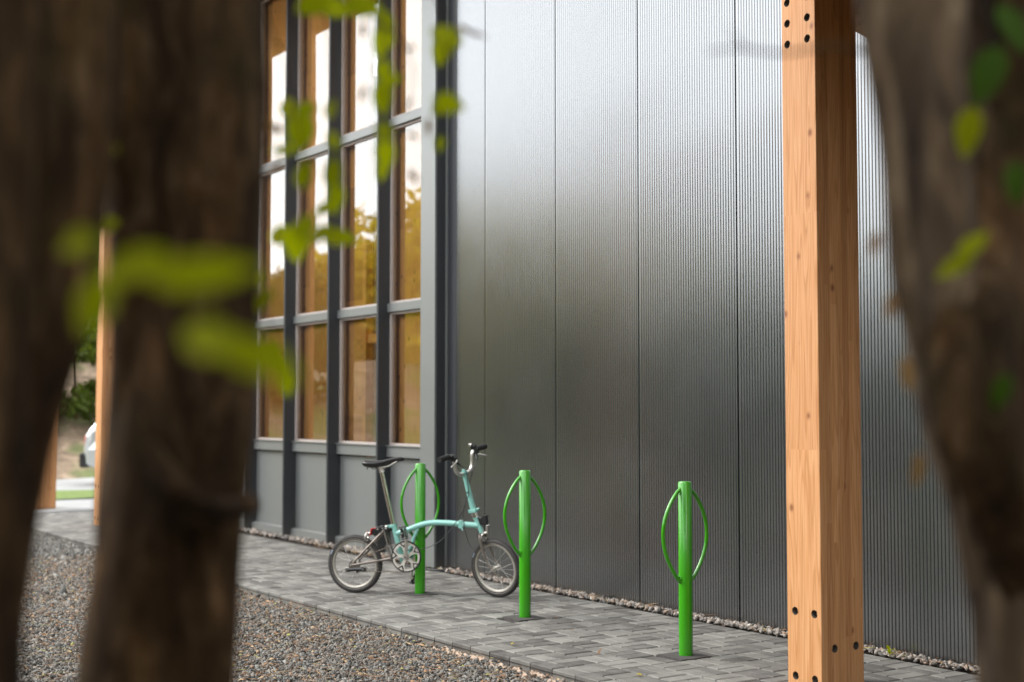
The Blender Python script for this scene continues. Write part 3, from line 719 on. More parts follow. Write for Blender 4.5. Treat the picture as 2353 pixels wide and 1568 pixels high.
b = MB(); b.box((-.004, -.034, -.024), (.003, .034, .024), 0, Matrix.Translation(L_(.131, 0, .448)) @ Matrix.Rotation(R(15), 4, 'Y')); b.box((-.02, .030, -.0035), (.022, .034, .0035), 0, Matrix.Translation(L_(.152, .064, .476)) @ Matrix.Rotation(R(-12), 4, 'Y')); part(b, 'rear_reflector', M['red'], bev=.002)
def caliper(u, z, T=None):
    b = MB()
    for s_ in (-1, 1): b.tube(arc([L_(u, s_*.006, z), L_(u-.004, s_*.030, z-.006), L_(u-.010, s_*.036, z-.030), L_(u-.012, s_*.020, z-.050)]), .0062, 8)
    b.cyl(L_(u-.012, 0, z), L_(u+.02, 0, z), .009, 12); b.tube([L_(u+.006, .032, z+.002), L_(u+.006, .034, z+.03)], .0035, 8); b.box(L_(u-.018, .026, z-.056), L_(u+.010, .016, z-.046)); part(b, 'brake_caliper', M['silver'], T)
caliper(.098, .438)
# drivetrain
cu, cz, cv = .418, .281, .062
b = MB(); b.torus(L_(cu, cv-.006, cz), (0, 1, 0), .108, [(.0055, -.0018), (.0055, .0018), (-.004, .0018), (-.004, -.0018)], 80, False)
for k in range(50):
    a = 2*PI*k/50; Mx = Matrix.Translation(L_(cu, cv-.006, cz)) @ Matrix.Rotation(a, 4, 'Y') @ Matrix.Translation((0, 0, .113)); b.box((-.0022, -.001, -.003), (.0022, .001, .002), 0, Mx)
b.torus(L_(cu, cv, cz), (0, 1, 0), .1075, [(.0045, -.0012), (.0045, .0012), (-.003, .0012), (-.003, -.0012)], 72, False)
ring = part(b, 'chainring', M['black'])
b = MB(); b.torus(L_(cu, cv+.001, cz), (0, 1, 0), .099, [(.0052, -.0012), (.0052, .0012), (-.0095, .0012), (-.0095, -.0012)], 72, False)
bt = MB()
for k in range(5):
    a = R(103+72*k)
    def pp(rad, da): return (cu+rad*math.cos(a+da), cz+rad*math.sin(a+da))
    poly = [pp(.022, -.62), pp(.045, -.24), pp(.070, -.20), pp(.094, -.34), pp(.094, .34), pp(.070, .20), pp(.045, .24), pp(.022, .62)]
    b.prism([(x, z) for x, z in poly], -(cv+.0030), -(cv-.0005))
    a2 = a; tri = [pp(.066, 0), pp(.1045, -.27), pp(.1045, .27)]
    bt.prism(tri, -(cv+.0042), -(cv+.0022))
bt.v = bt.v
b.cyl(L_(cu, cv-.001, cz), L_(cu, cv+.003, cz), .026, 24)
sp_ = part(b, 'chain_guard', M['guard'], parent=ring)
part(bt, 'guard_inlay', M['black'], parent=ring)
b = MB()
for k in range(5):
    a = R(103+72*k)
    def pp(rad, da): return (cu+rad*math.cos(a+da), cz+rad*math.sin(a+da))
    b.prism([pp(.082, 0), pp(.1005, -.16), pp(.1005, .16)], -(cv+.0052), -(cv+.0038))
part(b, 'guard_window', M['guard'], parent=ring)
def crank(sgn, du, dz):
    v0 = sgn*.074; v1 = sgn*.090
    b = MB(); p = Vector(L_(cu, v0, cz)); q = Vector(L_(cu+du, v1, cz+dz)); b.tube([p, p.lerp(q, .5), q], [.0135, .0105, .010], 10); b.cyl(L_(cu, sgn*.05, cz), L_(cu, sgn*.083, cz), .017, 18); b.cyl(L_(cu+du, v1-sgn*.008, cz+dz), L_(cu+du, v1+sgn*.008, cz+dz), .013, 16)
    cr = part(b, 'crank', M['silver'])
    b = MB(); b.cyl(L_(cu, sgn*.083, cz), L_(cu, sgn*.086, cz), .008, 12); part(b, 'crank_bolt', M['black'], parent=cr)
    return (cu+du, cz+dz)
def pedal(u, z, sgn, tilt):
    """cage pedal hanging edge-on"""
    Mx = Matrix.Translation(L_(u, sgn*.145, z)) @ Matrix.Rotation(tilt, 4, 'Y')
    b = MB()
    for x in (-.046, .040): b.box((x, -.042, -.015), (x+.006, .042, .015), .001, Mx)
    for y in (-.042, .036): b.box((-.035, y, -.010), (.035, y+.006, .010), .001, Mx)
    b.box((-.02, -.034, -.008), (.02, .034, .008), .001, Mx)
    for k in range(4):
        for x in (-.045, .043): b.box((x, -.034+.019*k, -.010), (x+.003, -.026+.019*k, .010), 0, Mx)
    pd = part(b, 'pedal', M['black'])
    b = MB(); b.cyl(Mx @ Vector((0, -.05, 0)), Mx @ Vector((0, .06, 0)), .0065, 12); b.box((-.030, -.030, .0085), (.030, -.012, .0105), 0, Mx); b.box((-.030, .010, .0085), (.030, .028, .0105), 0, Mx); part(b, 'spindle', M['silver'], parent=pd)
    return pd
x_, z_ = crank(1, .012, .168); pedal(x_+.0, z_+.012, 1, R(78))
x_, z_ = crank(-1, -.012, -.168); pedal(x_+.012, z_-.004, -1, R(118))
b = MB()
for k in range(13): b.cyl(L_(0, .034+.0006*k, WR), L_(0, .0344+.0006*k, WR), .027, 4)
b = MB(); b.cyl(L_(0, .040, WR), L_(0, .043, WR), .029, 26); b.cyl(L_(0, .046, WR), L_(0, .049, WR), .024, 24); part(b, 'sprocket', M['chain'])
b = MB(); b.tube([L_(-.034, .062, .172), L_(.02, .062, .178), L_(.086, .062, .180)], [.0145, .013, .0145], 10); b.cyl(L_(-.034, .05, .172), L_(-.034, .072, .172), .015, 16); b.cyl(L_(.088, .045, .180), L_(.088, .072, .180), .016, 16); b.cyl(L_(.042, .05, .166), L_(.042, .068, .166), .011, 12); part(b, 'chain_tensioner', M['black'])
b = MB(); b.cyl(L_(.096, .048, .186), L_(.096, .052, .186), .019, 22); b.cyl(L_(-.034, .072, .172), L_(-.034, .075, .172), .006, 10); b.cyl(L_(.088, .072, .180), L_(.088, .075, .180), .007, 10); b.cyl(L_(-.012, .058, WR-.004), L_(-.012, .070, WR-.004), .007, 10); part(b, 'jockey_wheel', M['silver'])
b = MB()
def chain(p, q):
    p, q = Vector(p), Vector(q); n_ = int((q-p).length/.0127)
    for k in range(n_):
        c0 = p.lerp(q, (k+.12)/n_); c1 = p.lerp(q, (k+.88)/n_); b.tube([c0, c1], .0036 if k % 2 else .0027, 6)
chain(L_(0, .048, WR+.029), L_(.385, .056, cz+.106)); chain(L_(.09, .05, .163), L_(cu, .056, cz-.111)); chain(L_(-.005, .045, WR-.028), L_(.09, .05, .195)); part(b, 'chain', M['chain'])
# front assembly turned towards the wall
axp = Vector(L_(.9515, 0, .512)); axd = Vector((.977-.924, 0, .452-.570)).normalized()*-1
TF = Matrix.Translation(axp) @ Matrix.Rotation(R(-21), 4, axd) @ Matrix.Translation(-axp)
fw_ = empty('front_wheel'); fw_.parent = bike; wheel(1.074, WR, fw_, TF)
b = MB()
for s_ in (-1, 1): b.tube(arc([L_(.970, s_*.030, .452), L_(.982, s_*.041, .415), L_(1.005, s_*.046, .335), L_(1.032, s_*.048, .265), L_(1.074, s_*.048, WR)]), [.0115]*8+[.0105]*8+[.0085]*8+[.0065], 12)
b.tube([L_(.976, -.04, .450), L_(.976, .04, .450)], .014, 12); part(b, 'fork', M['ti'], TF)
b = MB(); b.tube([L_(.976, 0, .45), L_(.971, 0, .462)], .023, 14); b.box(L_(.940, .020, .425), L_(.962, -.020, .458)); part(b, 'crown_race', M['black'], TF, bev=.003)
caliper(1.0, .462, TF)
b = MB(); b.box((-.008, -.016, -.030), (.008, .016, .030), 0, Matrix.Translation(L_(1.025, .0, .492))); part(b, 'front_reflector', M['silver'], TF, bev=.004)
b = MB(); b.prism([(.946, .575), (.962, .522), (.992, .515), (1.014, .518), (1.010, .590), (.985, .586), (.965, .566)], -.024, .024); part(b, 'carrier_block', M['black'], bev=.004)
b = MB(); b.cyl(L_(.997, .012, .515), L_(.997, .012, .494), .008, 12); part(b, 'carrier_latch', M['black'])
b = MB(); b.tube([L_(.924, 0, .570), L_(.921, 0, .578)], .0235, 18); b.tube([L_(.9195, 0, .583), L_(.9165, 0, .590)], .022, 18); b.tube([L_(.9145, 0, .594), L_(.911, 0, .602)], .024, 18); part(b, 'headset', M['chrome'], TF)
b = MB(); b.box((-.034, -.026, -.016), (.034, .026, .012), 0, Matrix.Translation(L_(.912, 0, .622)) @ Matrix.Rotation(R(-10), 4, 'Y')); b.box((.026, -.012, -.004), (.046, .012, .012), 0, Matrix.Translation(L_(.912, 0, .628))); part(b, 'stem_hinge', M['mint'], TF, bev=.006)
b = MB(); b.tube([L_(.908, 0, .632), L_(.896, 0, .680), L_(.872, 0, .785), L_(.850, 0, .880)], [.0235, .0215, .0195, .0158], 18); b.tube([L_(.852, 0, .872), L_(.846, 0, .912)], [.0165, .0135], 14); b.cyl(L_(.848, .022, .890), L_(.848, -.022, .890), .0175, 16); b.cyl(L_(.845, .0, .906), L_(.845, 0, .918), .014, 12); part(b, 'stem', M['mint'], TF)
bar = []
for s_ in (-1, 1):
    bar.append([L_(.848, s_*v, z) for v, z in ((0, .890), (.035, .888), (.068, .895), (.094, .918), (.106, .958), (.110, .995), (.120, 1.022), (.145, 1.036), (.175, 1.038), (.275, 1.038))])
b = MB(); full = bar[0][::-1]+bar[1][1:]; b.tube(arc(full, 5), .0138, 14); part(b, 'handlebar', M['chrome'] if False else M['silver'], TF)
for s_ in (-1, 1):
    b = MB(); pts = [L_(.848, s_*(.168+.0095*k), 1.038) for k in range(13)]; b.tube(pts, [.0188 if k % 2 else .0203 for k in range(13)], 16); part(b, 'grip', M['foam'], TF)
    b = MB(); b.cyl(L_(.848, s_*.125, 1.028), L_(.848, s_*.157, 1.038), .0195, 14); b.box(L_(.842, s_*.150, 1.03), L_(.884, s_*.120, 1.002)); b.tube([L_(.86, s_*.135, 1.015), L_(.885, s_*.115, .985), L_(.893, s_*.105, .972)], [.012, .010, .008], 10); lv = part(b, 'brake_lever_body', M['black'], TF)
    b = MB(); b.tube(arc([L_(.884, s_*.128, 1.008), L_(.900, s_*.160, .998), L_(.905, s_*.20, .985), L_(.902, s_*.222, .974)]), [.0062]*4+[.0052]*9+[.0066]*4+[.0080]*2, 10) if False else b.tube(arc([L_(.884, s_*.128, 1.008), L_(.900, s_*.160, .998), L_(.905, s_*.20, .985), L_(.902, s_*.222, .974)]), .0062, 10); part(b, 'brake_lever', M['silver'], TF, parent=lv)
b = MB(); b.cyl(L_(.846, -.118, 1.055), L_(.850, -.150, 1.062), .016, 14); b.cyl(L_(.83, -.13, 1.068), L_(.83, -.145, 1.072), .013, 12); part(b, 'gear_shifter', M['black'], TF)
b = MB(); b.cyl(L_(.838, -.120, 1.072), L_(.822, -.112, 1.078), .013, 14); part(b, 'bell', M['chrome'], TF)
# cables
def cab(name, pts, r_=.0026): b = MB(); b.tube(arc(pts, 8), r_, 7); part(b, name, M['cable'])
tf = lambda u, v, z: tuple(TF @ Vector(L_(u, v, z)))
cab('brake_cable', [tf(.893, .105, .972), tf(.90, .06, .935), tf(.893, .03, .87), tf(.895, .028, .80), tf(.895, .028, .735), L_(.86, .03, .69), L_(.838, .03, .62), L_(.80, .03, .56), L_(.74, .04, .47), L_(.66, .05, .39), L_(.56, .05, .345), L_(.47, .04, .330), L_(.40, .03, .325)])
cab('brake_cable', [tf(.893, -.105, .972), tf(.885, -.06, .89), tf(.865, -.028, .80), L_(.862, .0, .70), L_(.842, .025, .62), L_(.845, .03, .54), L_(.858, .035, .47), L_(.89, .04, .38), L_(.93, .05, .345)])
cab('gear_cable', [tf(.89, -.108, .970), tf(.875, -.07, .90), tf(.86, -.03, .81), L_(.857, .01, .70), L_(.835, .03, .62), L_(.795, .035, .555)], .0022)
b = MB(); b.cyl(tf(.888, .02, .755), tf(.888, .034, .755), .0065, 10); b.cyl(L_(.838, .024, .622), L_(.838, .034, .615), .005, 8); part(b, 'cable_clip', M['black'])
cab('rear_brake_cable', [L_(.092, .03, .43), L_(.085, .04, .34), L_(.12, .05, .275), L_(.19, .05, .252), L_(.26, .045, .25), L_(.33, .03, .27)], .0022)
cab('gear_cable', [L_(.06, .052, WR+.01), L_(.075, .055, .225), L_(.05, .05, .26), L_(.12, .045, .31)], .002)
# cable lying at the building corner
b = MB(); b.tube(arc([(-10.35, 5.80, .014), (-10.1, 5.80, .02), (-9.98, 5.81, .012), (-9.85, 5.86, .012), (-9.70, 5.965, .014), (-9.45, 5.97, .016)]), .009, 8)
o = b.build('cable', M['cable']); tag(o, 'black cable lying on the paving at the foot of the building corner', 'cable')

# ---------------------------------------------------------------- small plants and fallen leaves
def leaf_poly(L, Wd, fold=.25, n=5):
    """a pointed leaf with a midrib: base at the origin, tip along +x"""
    vs = []; fs = []
    for i in range(n+1):
        t_ = i/n; w_ = Wd/2*math.sin(PI*min(1, t_**.8))**.8 if 0 < i < n else 0.0005
        z = -.18*L*t_*t_
        vs += [(L*t_, -w_, z+w_*fold), (L*t_, 0, z), (L*t_, w_, z+w_*fold)]
    for i in range(n):
        a = 3*i; fs += [(a, a+3, a+4, a+1), (a+1, a+4, a+5, a+2)]
    return vs, fs
def leaf_mesh(L, Wd, mat, tone, fold=.25):
    b = MB(); vs, fs = leaf_poly(L, Wd, fold); b.add(vs, fs, True); me = b.mesh('leaf', mat); set_tone(me, [tone]*len(fs)); return me
sprout = empty('seedling', (-5.09, 5.90, .0), label='small yellow green seedling growing at the wall foot beside the timber column', cat='plant')
b = MB(); b.tube([(0,0,0), (.004, .002, .02), (0, 0, .035)], .0012, 6); b.build('stem', M['leaf_dark'], sprout)
for k in range(5):
    o = link('leaf', leaf_mesh(.045, .020, M['leaf_near'], rng.random()), sprout); o.matrix_local = Matrix.Translation((0, 0, .012+.006*k)) @ Matrix.Rotation(k*2.2, 4, 'Z') @ Matrix.Rotation(R(-38), 4, 'Y')
for i, (x, y, lab, mk) in enumerate((( -5.45, 4.42, 'yellow fallen leaf on the paving at the bottom of the picture', 'leaf_gold'), (-6.0, 4.60, 'small upright brown leaf on the paving left of the near green stand', 'leaf_brown'),
        (-7.19, 5.17, 'tiny pale leaf on the paving behind the middle green stand', 'leaf_brown'), (-6.72, 4.98, 'small rusty leaf on the paving between the middle and near green stands', 'leaf_brown'), (-6.55, 4.42, 'thin yellow leaf near the paving edge below the middle stand', 'leaf_gold'))):
    o = link('fallen_leaf', leaf_mesh(.045, .022, M[mk], .8)); o.location = (x, y, .012); o.rotation_euler = (.1, -.15 if i != 1 else -1.2, i*1.3); tag(o, lab, 'leaf')
    o.location.z = .010 if i != 1 else .004

# ---------------------------------------------------------------- trees
def crown_mesh(name, rad, n, size, mats, clumps=40, seed=1, hollow=.35):
    """leaf quads gathered in uneven clumps inside an ellipsoid; light and dark by clump"""
    r2 = np.random.default_rng(seed)
    d = r2.normal(size=(clumps, 3)); d /= np.linalg.norm(d, axis=1)[:, None]
    cc = d*(r2.uniform(hollow, 1.0, clumps)**.6)[:, None]*np.array(rad)*.86
    cs = r2.uniform(.16, .36, clumps)*min(rad)
    w = cs**2; w /= w.sum(); ci = r2.choice(clumps, n, p=w)
    dd = r2.normal(size=(n, 3)); dd /= np.linalg.norm(dd, axis=1)[:, None]
    p = cc[ci] + dd*(cs[ci]*r2.uniform(.45, 1.12, n)**.7)[:, None]*np.array([1.15, 1.15, .8])
    a = r2.normal(size=(n, 3)); a /= np.linalg.norm(a, axis=1)[:, None]; c = np.cross(a, r2.normal(size=(n, 3))); c /= np.linalg.norm(c, axis=1)[:, None]
    s = size*r2.uniform(.6, 1.4, n)[:, None]
    V = np.stack([p-a*s, p-c*s*.45+a*s*.1, p+a*s, p+c*s*.45+a*s*.1], 1).reshape(-1, 3)
    F = np.arange(n*4).reshape(n, 4)
    me = bpy.data.meshes.new(name); me.from_pydata(V.tolist(), [], F.tolist())
    for m in mats: me.materials.append(m)
    tn = np.clip(r2.uniform(0, 1, clumps)[ci]*.65+r2.uniform(0, .35, n), 0, 1); set_tone(me, tn); return me
def trunk_mesh(pts, rads, seg=28, lump=.12, seed=0, mat=None, fine=1.0):
    P_ = arc(pts, 8); m = len(P_); rr = np.interp(np.linspace(0, 1, m), np.linspace(0, 1, len(rads)), rads)
    b = MB(); b.tube(P_, list(rr), seg, True); out = []
    off = Vector((seed*7.3, seed*3.1, 0)); k = 0
    cen = {}
    for i, v in enumerate(b.v[:m*seg]):
        c = P_[i//seg]; d = Vector(v)-c; q = d.normalized()
        n1 = noise.noise(Vector((q.x*1.7, q.y*1.7, v[2]*1.6))+off); n2 = noise.noise(Vector((v[0]*14, v[1]*14, v[2]*5))+off); n3 = noise.noise(Vector((v[0]*40*fine, v[1]*40*fine, v[2]*9))+off)
        out.append(tuple(c+d*(1+lump*n1*1.6+lump*.9*n2+lump*.5*n3)))
    b.v[:m*seg] = out
    return b.mesh('trunk', mat or M['bark'])
tree_group = 'woodland trees around the building'
cm = [crown_mesh('crown', (2.2, 2.2, 2.4), 5200, .16, [M['leaf_far']], 46, 3), crown_mesh('crown', (2.4, 2.4, 2.8), 5600, .17, [M['leaf_gold']], 50, 5), crown_mesh('crown', (2.0, 2.0, 3.2), 5200, .15, [M['leaf_far']], 60, 8)]
tm = [trunk_mesh([(0,0,-.1), (.05,.02,1.4), (-.05,.1,2.8), (.1,0,4.6)], [.17, .13, .10, .04], 12, .08, s) for s in range(3)]
def far_tree(x, y, sc, kind, label, group, z0=-.05, low=0.0):
    root = empty('broadleaf_tree', (x, y, z0), rng.uniform(0, 6.28), label=label, cat='tree', group=group)
    t_ = link('trunk', tm[kind], root); t_.scale = (sc, sc, sc)
    c_ = link('crown', cm[kind], root); c_.location = (0, 0, (3.6-low)*sc); c_.scale = (sc*rng.uniform(.95, 1.2), sc*rng.uniform(.95, 1.2), sc*rng.uniform(.9, 1.1)); c_.rotation_euler = (0, 0, rng.uniform(0, 6))
    return root
kinds = ['dark green', 'yellow green', 'tall dark green']
# left background, beyond the bank
for i in range(13):
    y = -6+3.2*i+rng.uniform(-.8, .8); x = -37-rng.uniform(0, 7); k = i % 3
    far_tree(x, y, rng.uniform(1.0, 1.25), k, kinds[k]+' tree in the wood beyond the bank at far left', 'trees in the wood beyond the bank at far left', 1.2, .8)
# wood opposite the building, mirrored in its glass and wall
for i in range(34):
    x = -72+2.55*i+rng.uniform(-1, 1); k = 1 if x < -30 or i % 6 == 0 else (0, 2)[i % 2]; y = -13-rng.uniform(0, 6)-(6 if x < -50 else 0)
    if -2 < x < 9: continue
    far_tree(x, y, rng.uniform(1.35, 1.75)*(1.15 if x < -35 else .72), k, kinds[k]+' tree in the wood opposite the building', 'trees in the wood opposite the building', -.05, 1.0)
for i in range(9):  # unseen trees added to reduce sky light on the column's right face
    a = -1.25+.33*i; far_tree(6.5+2.5*math.cos(a*1.7)+rng.uniform(0, 2.5), -8+2.6*i, rng.uniform(1.1, 1.4), i % 3, kinds[i % 3]+' tree added out of view on the right to cut side light', 'trees added out of view on the right to cut side light', -.05, 1.2) if not (3 < -8+2.6*i < 14 and False) else None
# unseen shrubs added around the camera to shade trunks and tone wall reflections
sm = [crown_mesh('foliage', (1.3, 1.3, 1.5), 3600, .085, [M['leaf_dark']], 40, 21), crown_mesh('foliage', (1.2, 1.2, 1.3), 3400, .08, [M['leaf_far']], 36, 22), crown_mesh('foliage', (1.3, 1.3, 1.4), 3400, .085, [M['leaf_gold']], 36, 23)]
stem_m = trunk_mesh([(0,0,-.1), (.03,.05,.8), (.1,-.05,1.8)], [.05, .035, .015], 8, .06, 4)
for i, (x, y, sc) in enumerate(((1.9, -1.2, 1.2), (3.3, .8, 1.3), (2.6, 3.0, 1.2), (.3, -2.5, 1.3), (-2.2, -3.4, 1.25), (-4.8, -4.2, 1.3), (-7.6, -5.0, 1.3), (-10.5, -5.4, 1.35), (-13.6, -6.0, 1.3), (-16.5, -6.3, 1.35), (-19.6, -6.6, 1.3), (-23, -7, 1.4), (-26.5, -7.4, 1.4), (4.4, -2.4, 1.5), (1.6, -4.4, 1.6), (-30, -8, 1.4), (-34, -8.5, 1.5))):
    root = empty('laurel_shrub', (x, y, -.06), rng.uniform(0, 6), label='dense laurel shrub added out of view to block light and tone the reflections', cat='shrub', group='laurel shrubs added out of view to block light and tone the reflections')
    a = link('stem', stem_m, root); a.scale = (sc,)*3
    a = link('foliage', sm[0 if x > -27 else 2], root); a.location = (0, 0, 1.45*sc); a.scale = (sc*1.15, sc*1.15, sc*1.25)
for i in range(9):
    y = -2+2.3*i+rng.uniform(-.6, .6); x = -31.5-rng.uniform(0, 3)
    root = empty('laurel_shrub', (x+1.5, y, bankh(x+1.5, y)-.35), rng.uniform(0, 6), label='low green shrub on the brown bank at far left', cat='shrub', group='shrubs on the bank at far left')
    a = link('stem', stem_m, root); a = link('foliage', sm[i % 2], root); a.location = (0, 0, 1.5); a.scale = (1.4, 1.4, 1.25)

# ---- near trees, out of focus
near_crown = [crown_mesh('crown', (1.5, 1.5, 1.1), 5200, .055, [M['leaf_dark']], 60, 31), crown_mesh('crown', (1.4, 1.4, 1.2), 5200, .055, [M['leaf_dark']], 60, 32)]
def ext(pts_px, t_, rads, zlow=-.06, ztop=4.2, dtop=(0, 0)):
    P_ = [at(x, y, d) for (x, y, d) in pts_px]
    lo = P_[-1].copy(); dirn = (P_[-1]-P_[-2]).normalized(); k = (lo.z-zlow)/max(.2, -dirn.z) if dirn.z < 0 else 0
    lo = P_[-1]+dirn*k; lo.z = zlow
    hi = P_[0]+(P_[0]-P_[1]).normalized()*(ztop-P_[0].z)+Vector((*dtop, 0))
    allp = [lo]+P_[::-1]+[hi]; rr = list(np.interp(np.linspace(0, 1, len(allp)), np.linspace(0, 1, len(rads)), rads)); q, rq = [allp[0]], [rr[0]]
    for i in range(1, len(allp)):
        n_ = max(1, int(round((allp[i]-allp[i-1]).length/.28)))
        for k in range(1, n_+1): q.append(allp[i-1].lerp(allp[i], k/n_)); rq.append(rr[i-1]+(rr[i]-rr[i-1])*k/n_)
    return q, rq
def near_tree(label, stems, crown_off, crown_i, sc=1.0, mats=()):
    base = Vector(stems[0][0][0]); root = empty('laurel_tree', base, 0, label=label, cat='tree', group=None)
    for j, (pts, rads, lump, seg) in enumerate(stems):
        me = trunk_mesh([Vector(p)-base for p in pts], rads, seg, lump, j+hash_(label), M[mats[j]] if j < len(mats) else None, fine=1.0); o = link('trunk' if j == 0 else 'limb', me, root)
    if crown_off is not None:
        o = link('crown', near_crown[crown_i], root); o.location = crown_off; o.scale = (sc,)*3
    return root
def hash_(s): return sum(ord(c) for c in s) % 17
def near_leaf(root, px, py, d, L, Wd, ang_, mat, tone=None, face=None, parent=None):
    """a single leaf in the air: ang_ is the tip direction seen from the camera's side, in degrees"""
    p = at(px, py, d); tip = RGT*math.cos(R(ang_))+UPV*math.sin(R(ang_)); nrm = (-FWD+Vector((rng.uniform(-.45, .45), rng.uniform(-.45, .45), rng.uniform(.0, .7)))).normalized()
    x = (tip-nrm*tip.dot(nrm)).normalized(); y = nrm.cross(x); me = leaf_mesh(L, Wd, M[mat], rng.random() if tone is None else tone, rng.uniform(.1, .4))
    o = link('leaf', me, parent or root); c = p-x*L*.5-root.location
    o.matrix_local = Matrix(((x.x, y.x, nrm.x, c.x), (x.y, y.y, nrm.y, c.y), (x.z, y.z, nrm.z, c.z), (0, 0, 0, 1))); return p-x*L*.5
def twig(root, pts, r0, r1, mat='bark'):
    P_ = arc([Vector(p)-root.location for p in pts], 6); b = MB(); b.tube(P_, list(np.linspace(r0, r1, len(P_))), 8); o = b.build('branch', M[mat], root); return o

# tree B: upright trunk left of centre
st = [(*ext([(418, -40, 2.0), (432, 300, 2.0), (430, 620, 2.0), (405, 1100, 2.0), (365, 1600, 2.0)], 0, [.125, .112, .106, .102, .103, .108, .10]), .07, 40)]
st.append((*ext([(270, -60, 1.9), (300, 180, 1.9), (320, 420, 1.93), (330, 640, 1.95)], 0, [.05, .05, .045, .04, .035], ztop=3.6, zlow=.9), .12, 20))
tB = near_tree('blurred upright laurel trunk standing left of centre in the foreground', st, (-.2, -.9, 4.2), 0)
twig(tB, [at(330, 1030, 1.86), at(420, 1130, 1.84), at(500, 1172, 1.86), at(575, 1160, 1.92)], .020, .016)
# tree A: leaning trunk at the left border
st = [(*ext([(75, -40, 1.75), (70, 250, 1.72), (20, 620, 1.7), (-60, 1000, 1.68), (-160, 1600, 1.66)], 0, [.115, .10, .095, .098, .100, .098, .09]), .09, 40)]
st.append((*ext([(-30, -60, 1.5), (-60, 400, 1.5), (-70, 900, 1.5), (-70, 1600, 1.5)], 0, [.06, .06, .06, .06, .055, .05]), .10, 24))
tA = near_tree('dark blurred trunk leaning at the left edge of the foreground', st, (-.9, -.9, 4.3), 1)
# tree C: twisted trunk on the right
st = [(*ext([(2112, -60, 1.9), (2122, 180, 1.88), (2142, 420, 1.86), (2172, 640, 1.85), (2195, 860, 1.85), (2250, 1080, 1.85), (2315, 1330, 1.85), (2365, 1600, 1.85)], 0, [.055, .052, .052, .054, .056, .058, .060, .066, .074, .072]), .19, 44)]
st.append((*ext([(2330, -60, 1.95), (2325, 260, 1.95), (2270, 520, 1.92), (2225, 760, 1.83), (2240, 980, 1.80), (2330, 1200, 1.82), (2420, 1500, 1.9)], 0, [.055, .058, .060, .060, .060, .062, .068, .075, .075]), .17, 36))
st.append((*ext([(2440, -60, 2.15), (2420, 400, 2.15), (2400, 900, 2.15), (2420, 1600, 2.15)], 0, [.12, .12, .11, .11, .11, .11]), .08, 36))
st.append((*ext([(2000, 60, 1.80), (2045, 330, 1.80), (2070, 620, 1.80), (2120, 820, 1.81), (2150, 960, 1.82)], 0, [.008, .012, .014, .014, .012], zlow=.75, ztop=3.0), .2, 12))
tC = near_tree('twisted blurred laurel trunks at the right edge of the foreground', st, (.7, -.6, 4.3), 0, mats=('bark_highlit', 'bark', 'bark', 'bark_highlit'))
twig(tC, [at(2050, 150, 1.83), at(1930, 108, 1.80), at(1800, 122, 1.78), at(1700, 112, 1.78), at(1625, 118, 1.78)], .0035, .0012)
twig(tC, [at(1720, 115, 1.78), at(1690, 85, 1.78), at(1672, 60, 1.78)], .0014, .0008)
for q in ((2270, 170, 1.75, .085, .045, 250), (2225, 300, 1.76, .07, .035, 260), (2235, 560, 1.7, .06, .028, 60), (2195, 610, 1.7, .055, .025, 210), (2330, 60, 1.8, .08, .04, 290), (2335, 420, 1.7, .06, .03, 270), (2300, 900, 1.7, .05, .025, 250)):
    near_leaf(tC, *q[:5], q[5], 'leaf_near' if q[1] in (560, 610, 300) else 'leaf_dark', .6)
for q in ((2010, 560, 1.8, .04, .016, 260), (2050, 700, 1.8, .045, .018, 250), (2085, 860, 1.8, .05, .02, 280), (2110, 1080, 1.8, .05, .018, 265)):
    near_leaf(tC, *q[:5], q[5], 'leaf_brown', .6)
# leaf sprays hanging in front
leaves1 = [(300, 612, 1.25, .080, .030, 196, .5), (460, 628, 1.22, .105, .034, 6, .9), (470, 775, 1.25, .085, .040, 150, .7), (590, 820, 1.25, .095, .036, -24, .8), (215, 700, 1.35, .07, .04, 240, .3), (180, 560, 1.4, .04, .03, 200, .2)]
b1_ = twig(tB, [at(500, 1000, 1.9), at(430, 860, 1.35), at(400, 720, 1.0), at(390, 640, .93)], .004, .002)
for q in leaves1: near_leaf(tB, q[0], q[1], q[2]*.74, q[3]*.74, q[4]*.74, q[5], 'leaf_near', q[6])
dS = 2.15
cl = [(690, 300, .070, .045, 265), (662, 245, .055, .034, 120), (700, 400, .050, .030, 80), (652, 345, .040, .022, 200), (640, 540, .055, .040, 160), (680, 560, .062, .042, 275), (700, 520, .05, .030, 60), (780, 545, .062, .034, -12), (735, 540, .055, .032, 200), (765, 395, .050, .030, 90), (772, 455, .055, .030, 265), (745, 480, .045, .026, 200), (766, 320, .035, .020, 100), (760, 250, .035, .020, 80),
      (770, 20, .075, .045, 20), (720, 5, .065, .045, 200), (835, 15, .065, .040, -10), (880, 95, .058, .036, 255), (886, 55, .045, .03, 80), (882, 165, .040, .026, 270), (880, 225, .058, .036, 265), (905, 185, .035, .022, 40), (884, 300, .045, .028, 80), (886, 355, .055, .032, 270), (878, 395, .035, .02, 260), (705, 250, .035, .024, 20),
      (1025, 80, .050, .044, 75), (1018, 120, .052, .040, 255), (1035, 100, .04, .03, 10), (1030, 238, .050, .032, -15), (1012, 250, .035, .026, 200), (1012, 330, .03, .018, 260), (607, 690, .045, .028, 250), (600, 640, .03, .02, 100), (645, 840, .060, .036, -60), (620, 800, .05, .030, 140), (660, 880, .045, .028, 270), (255, 160, .035, .022, 80), (262, 225, .03, .02, 260), (250, 340, .04, .026, 100), (240, 395, .042, .026, 250), (255, 455, .035, .02, 260), (245, 520, .035, .022, 200)]
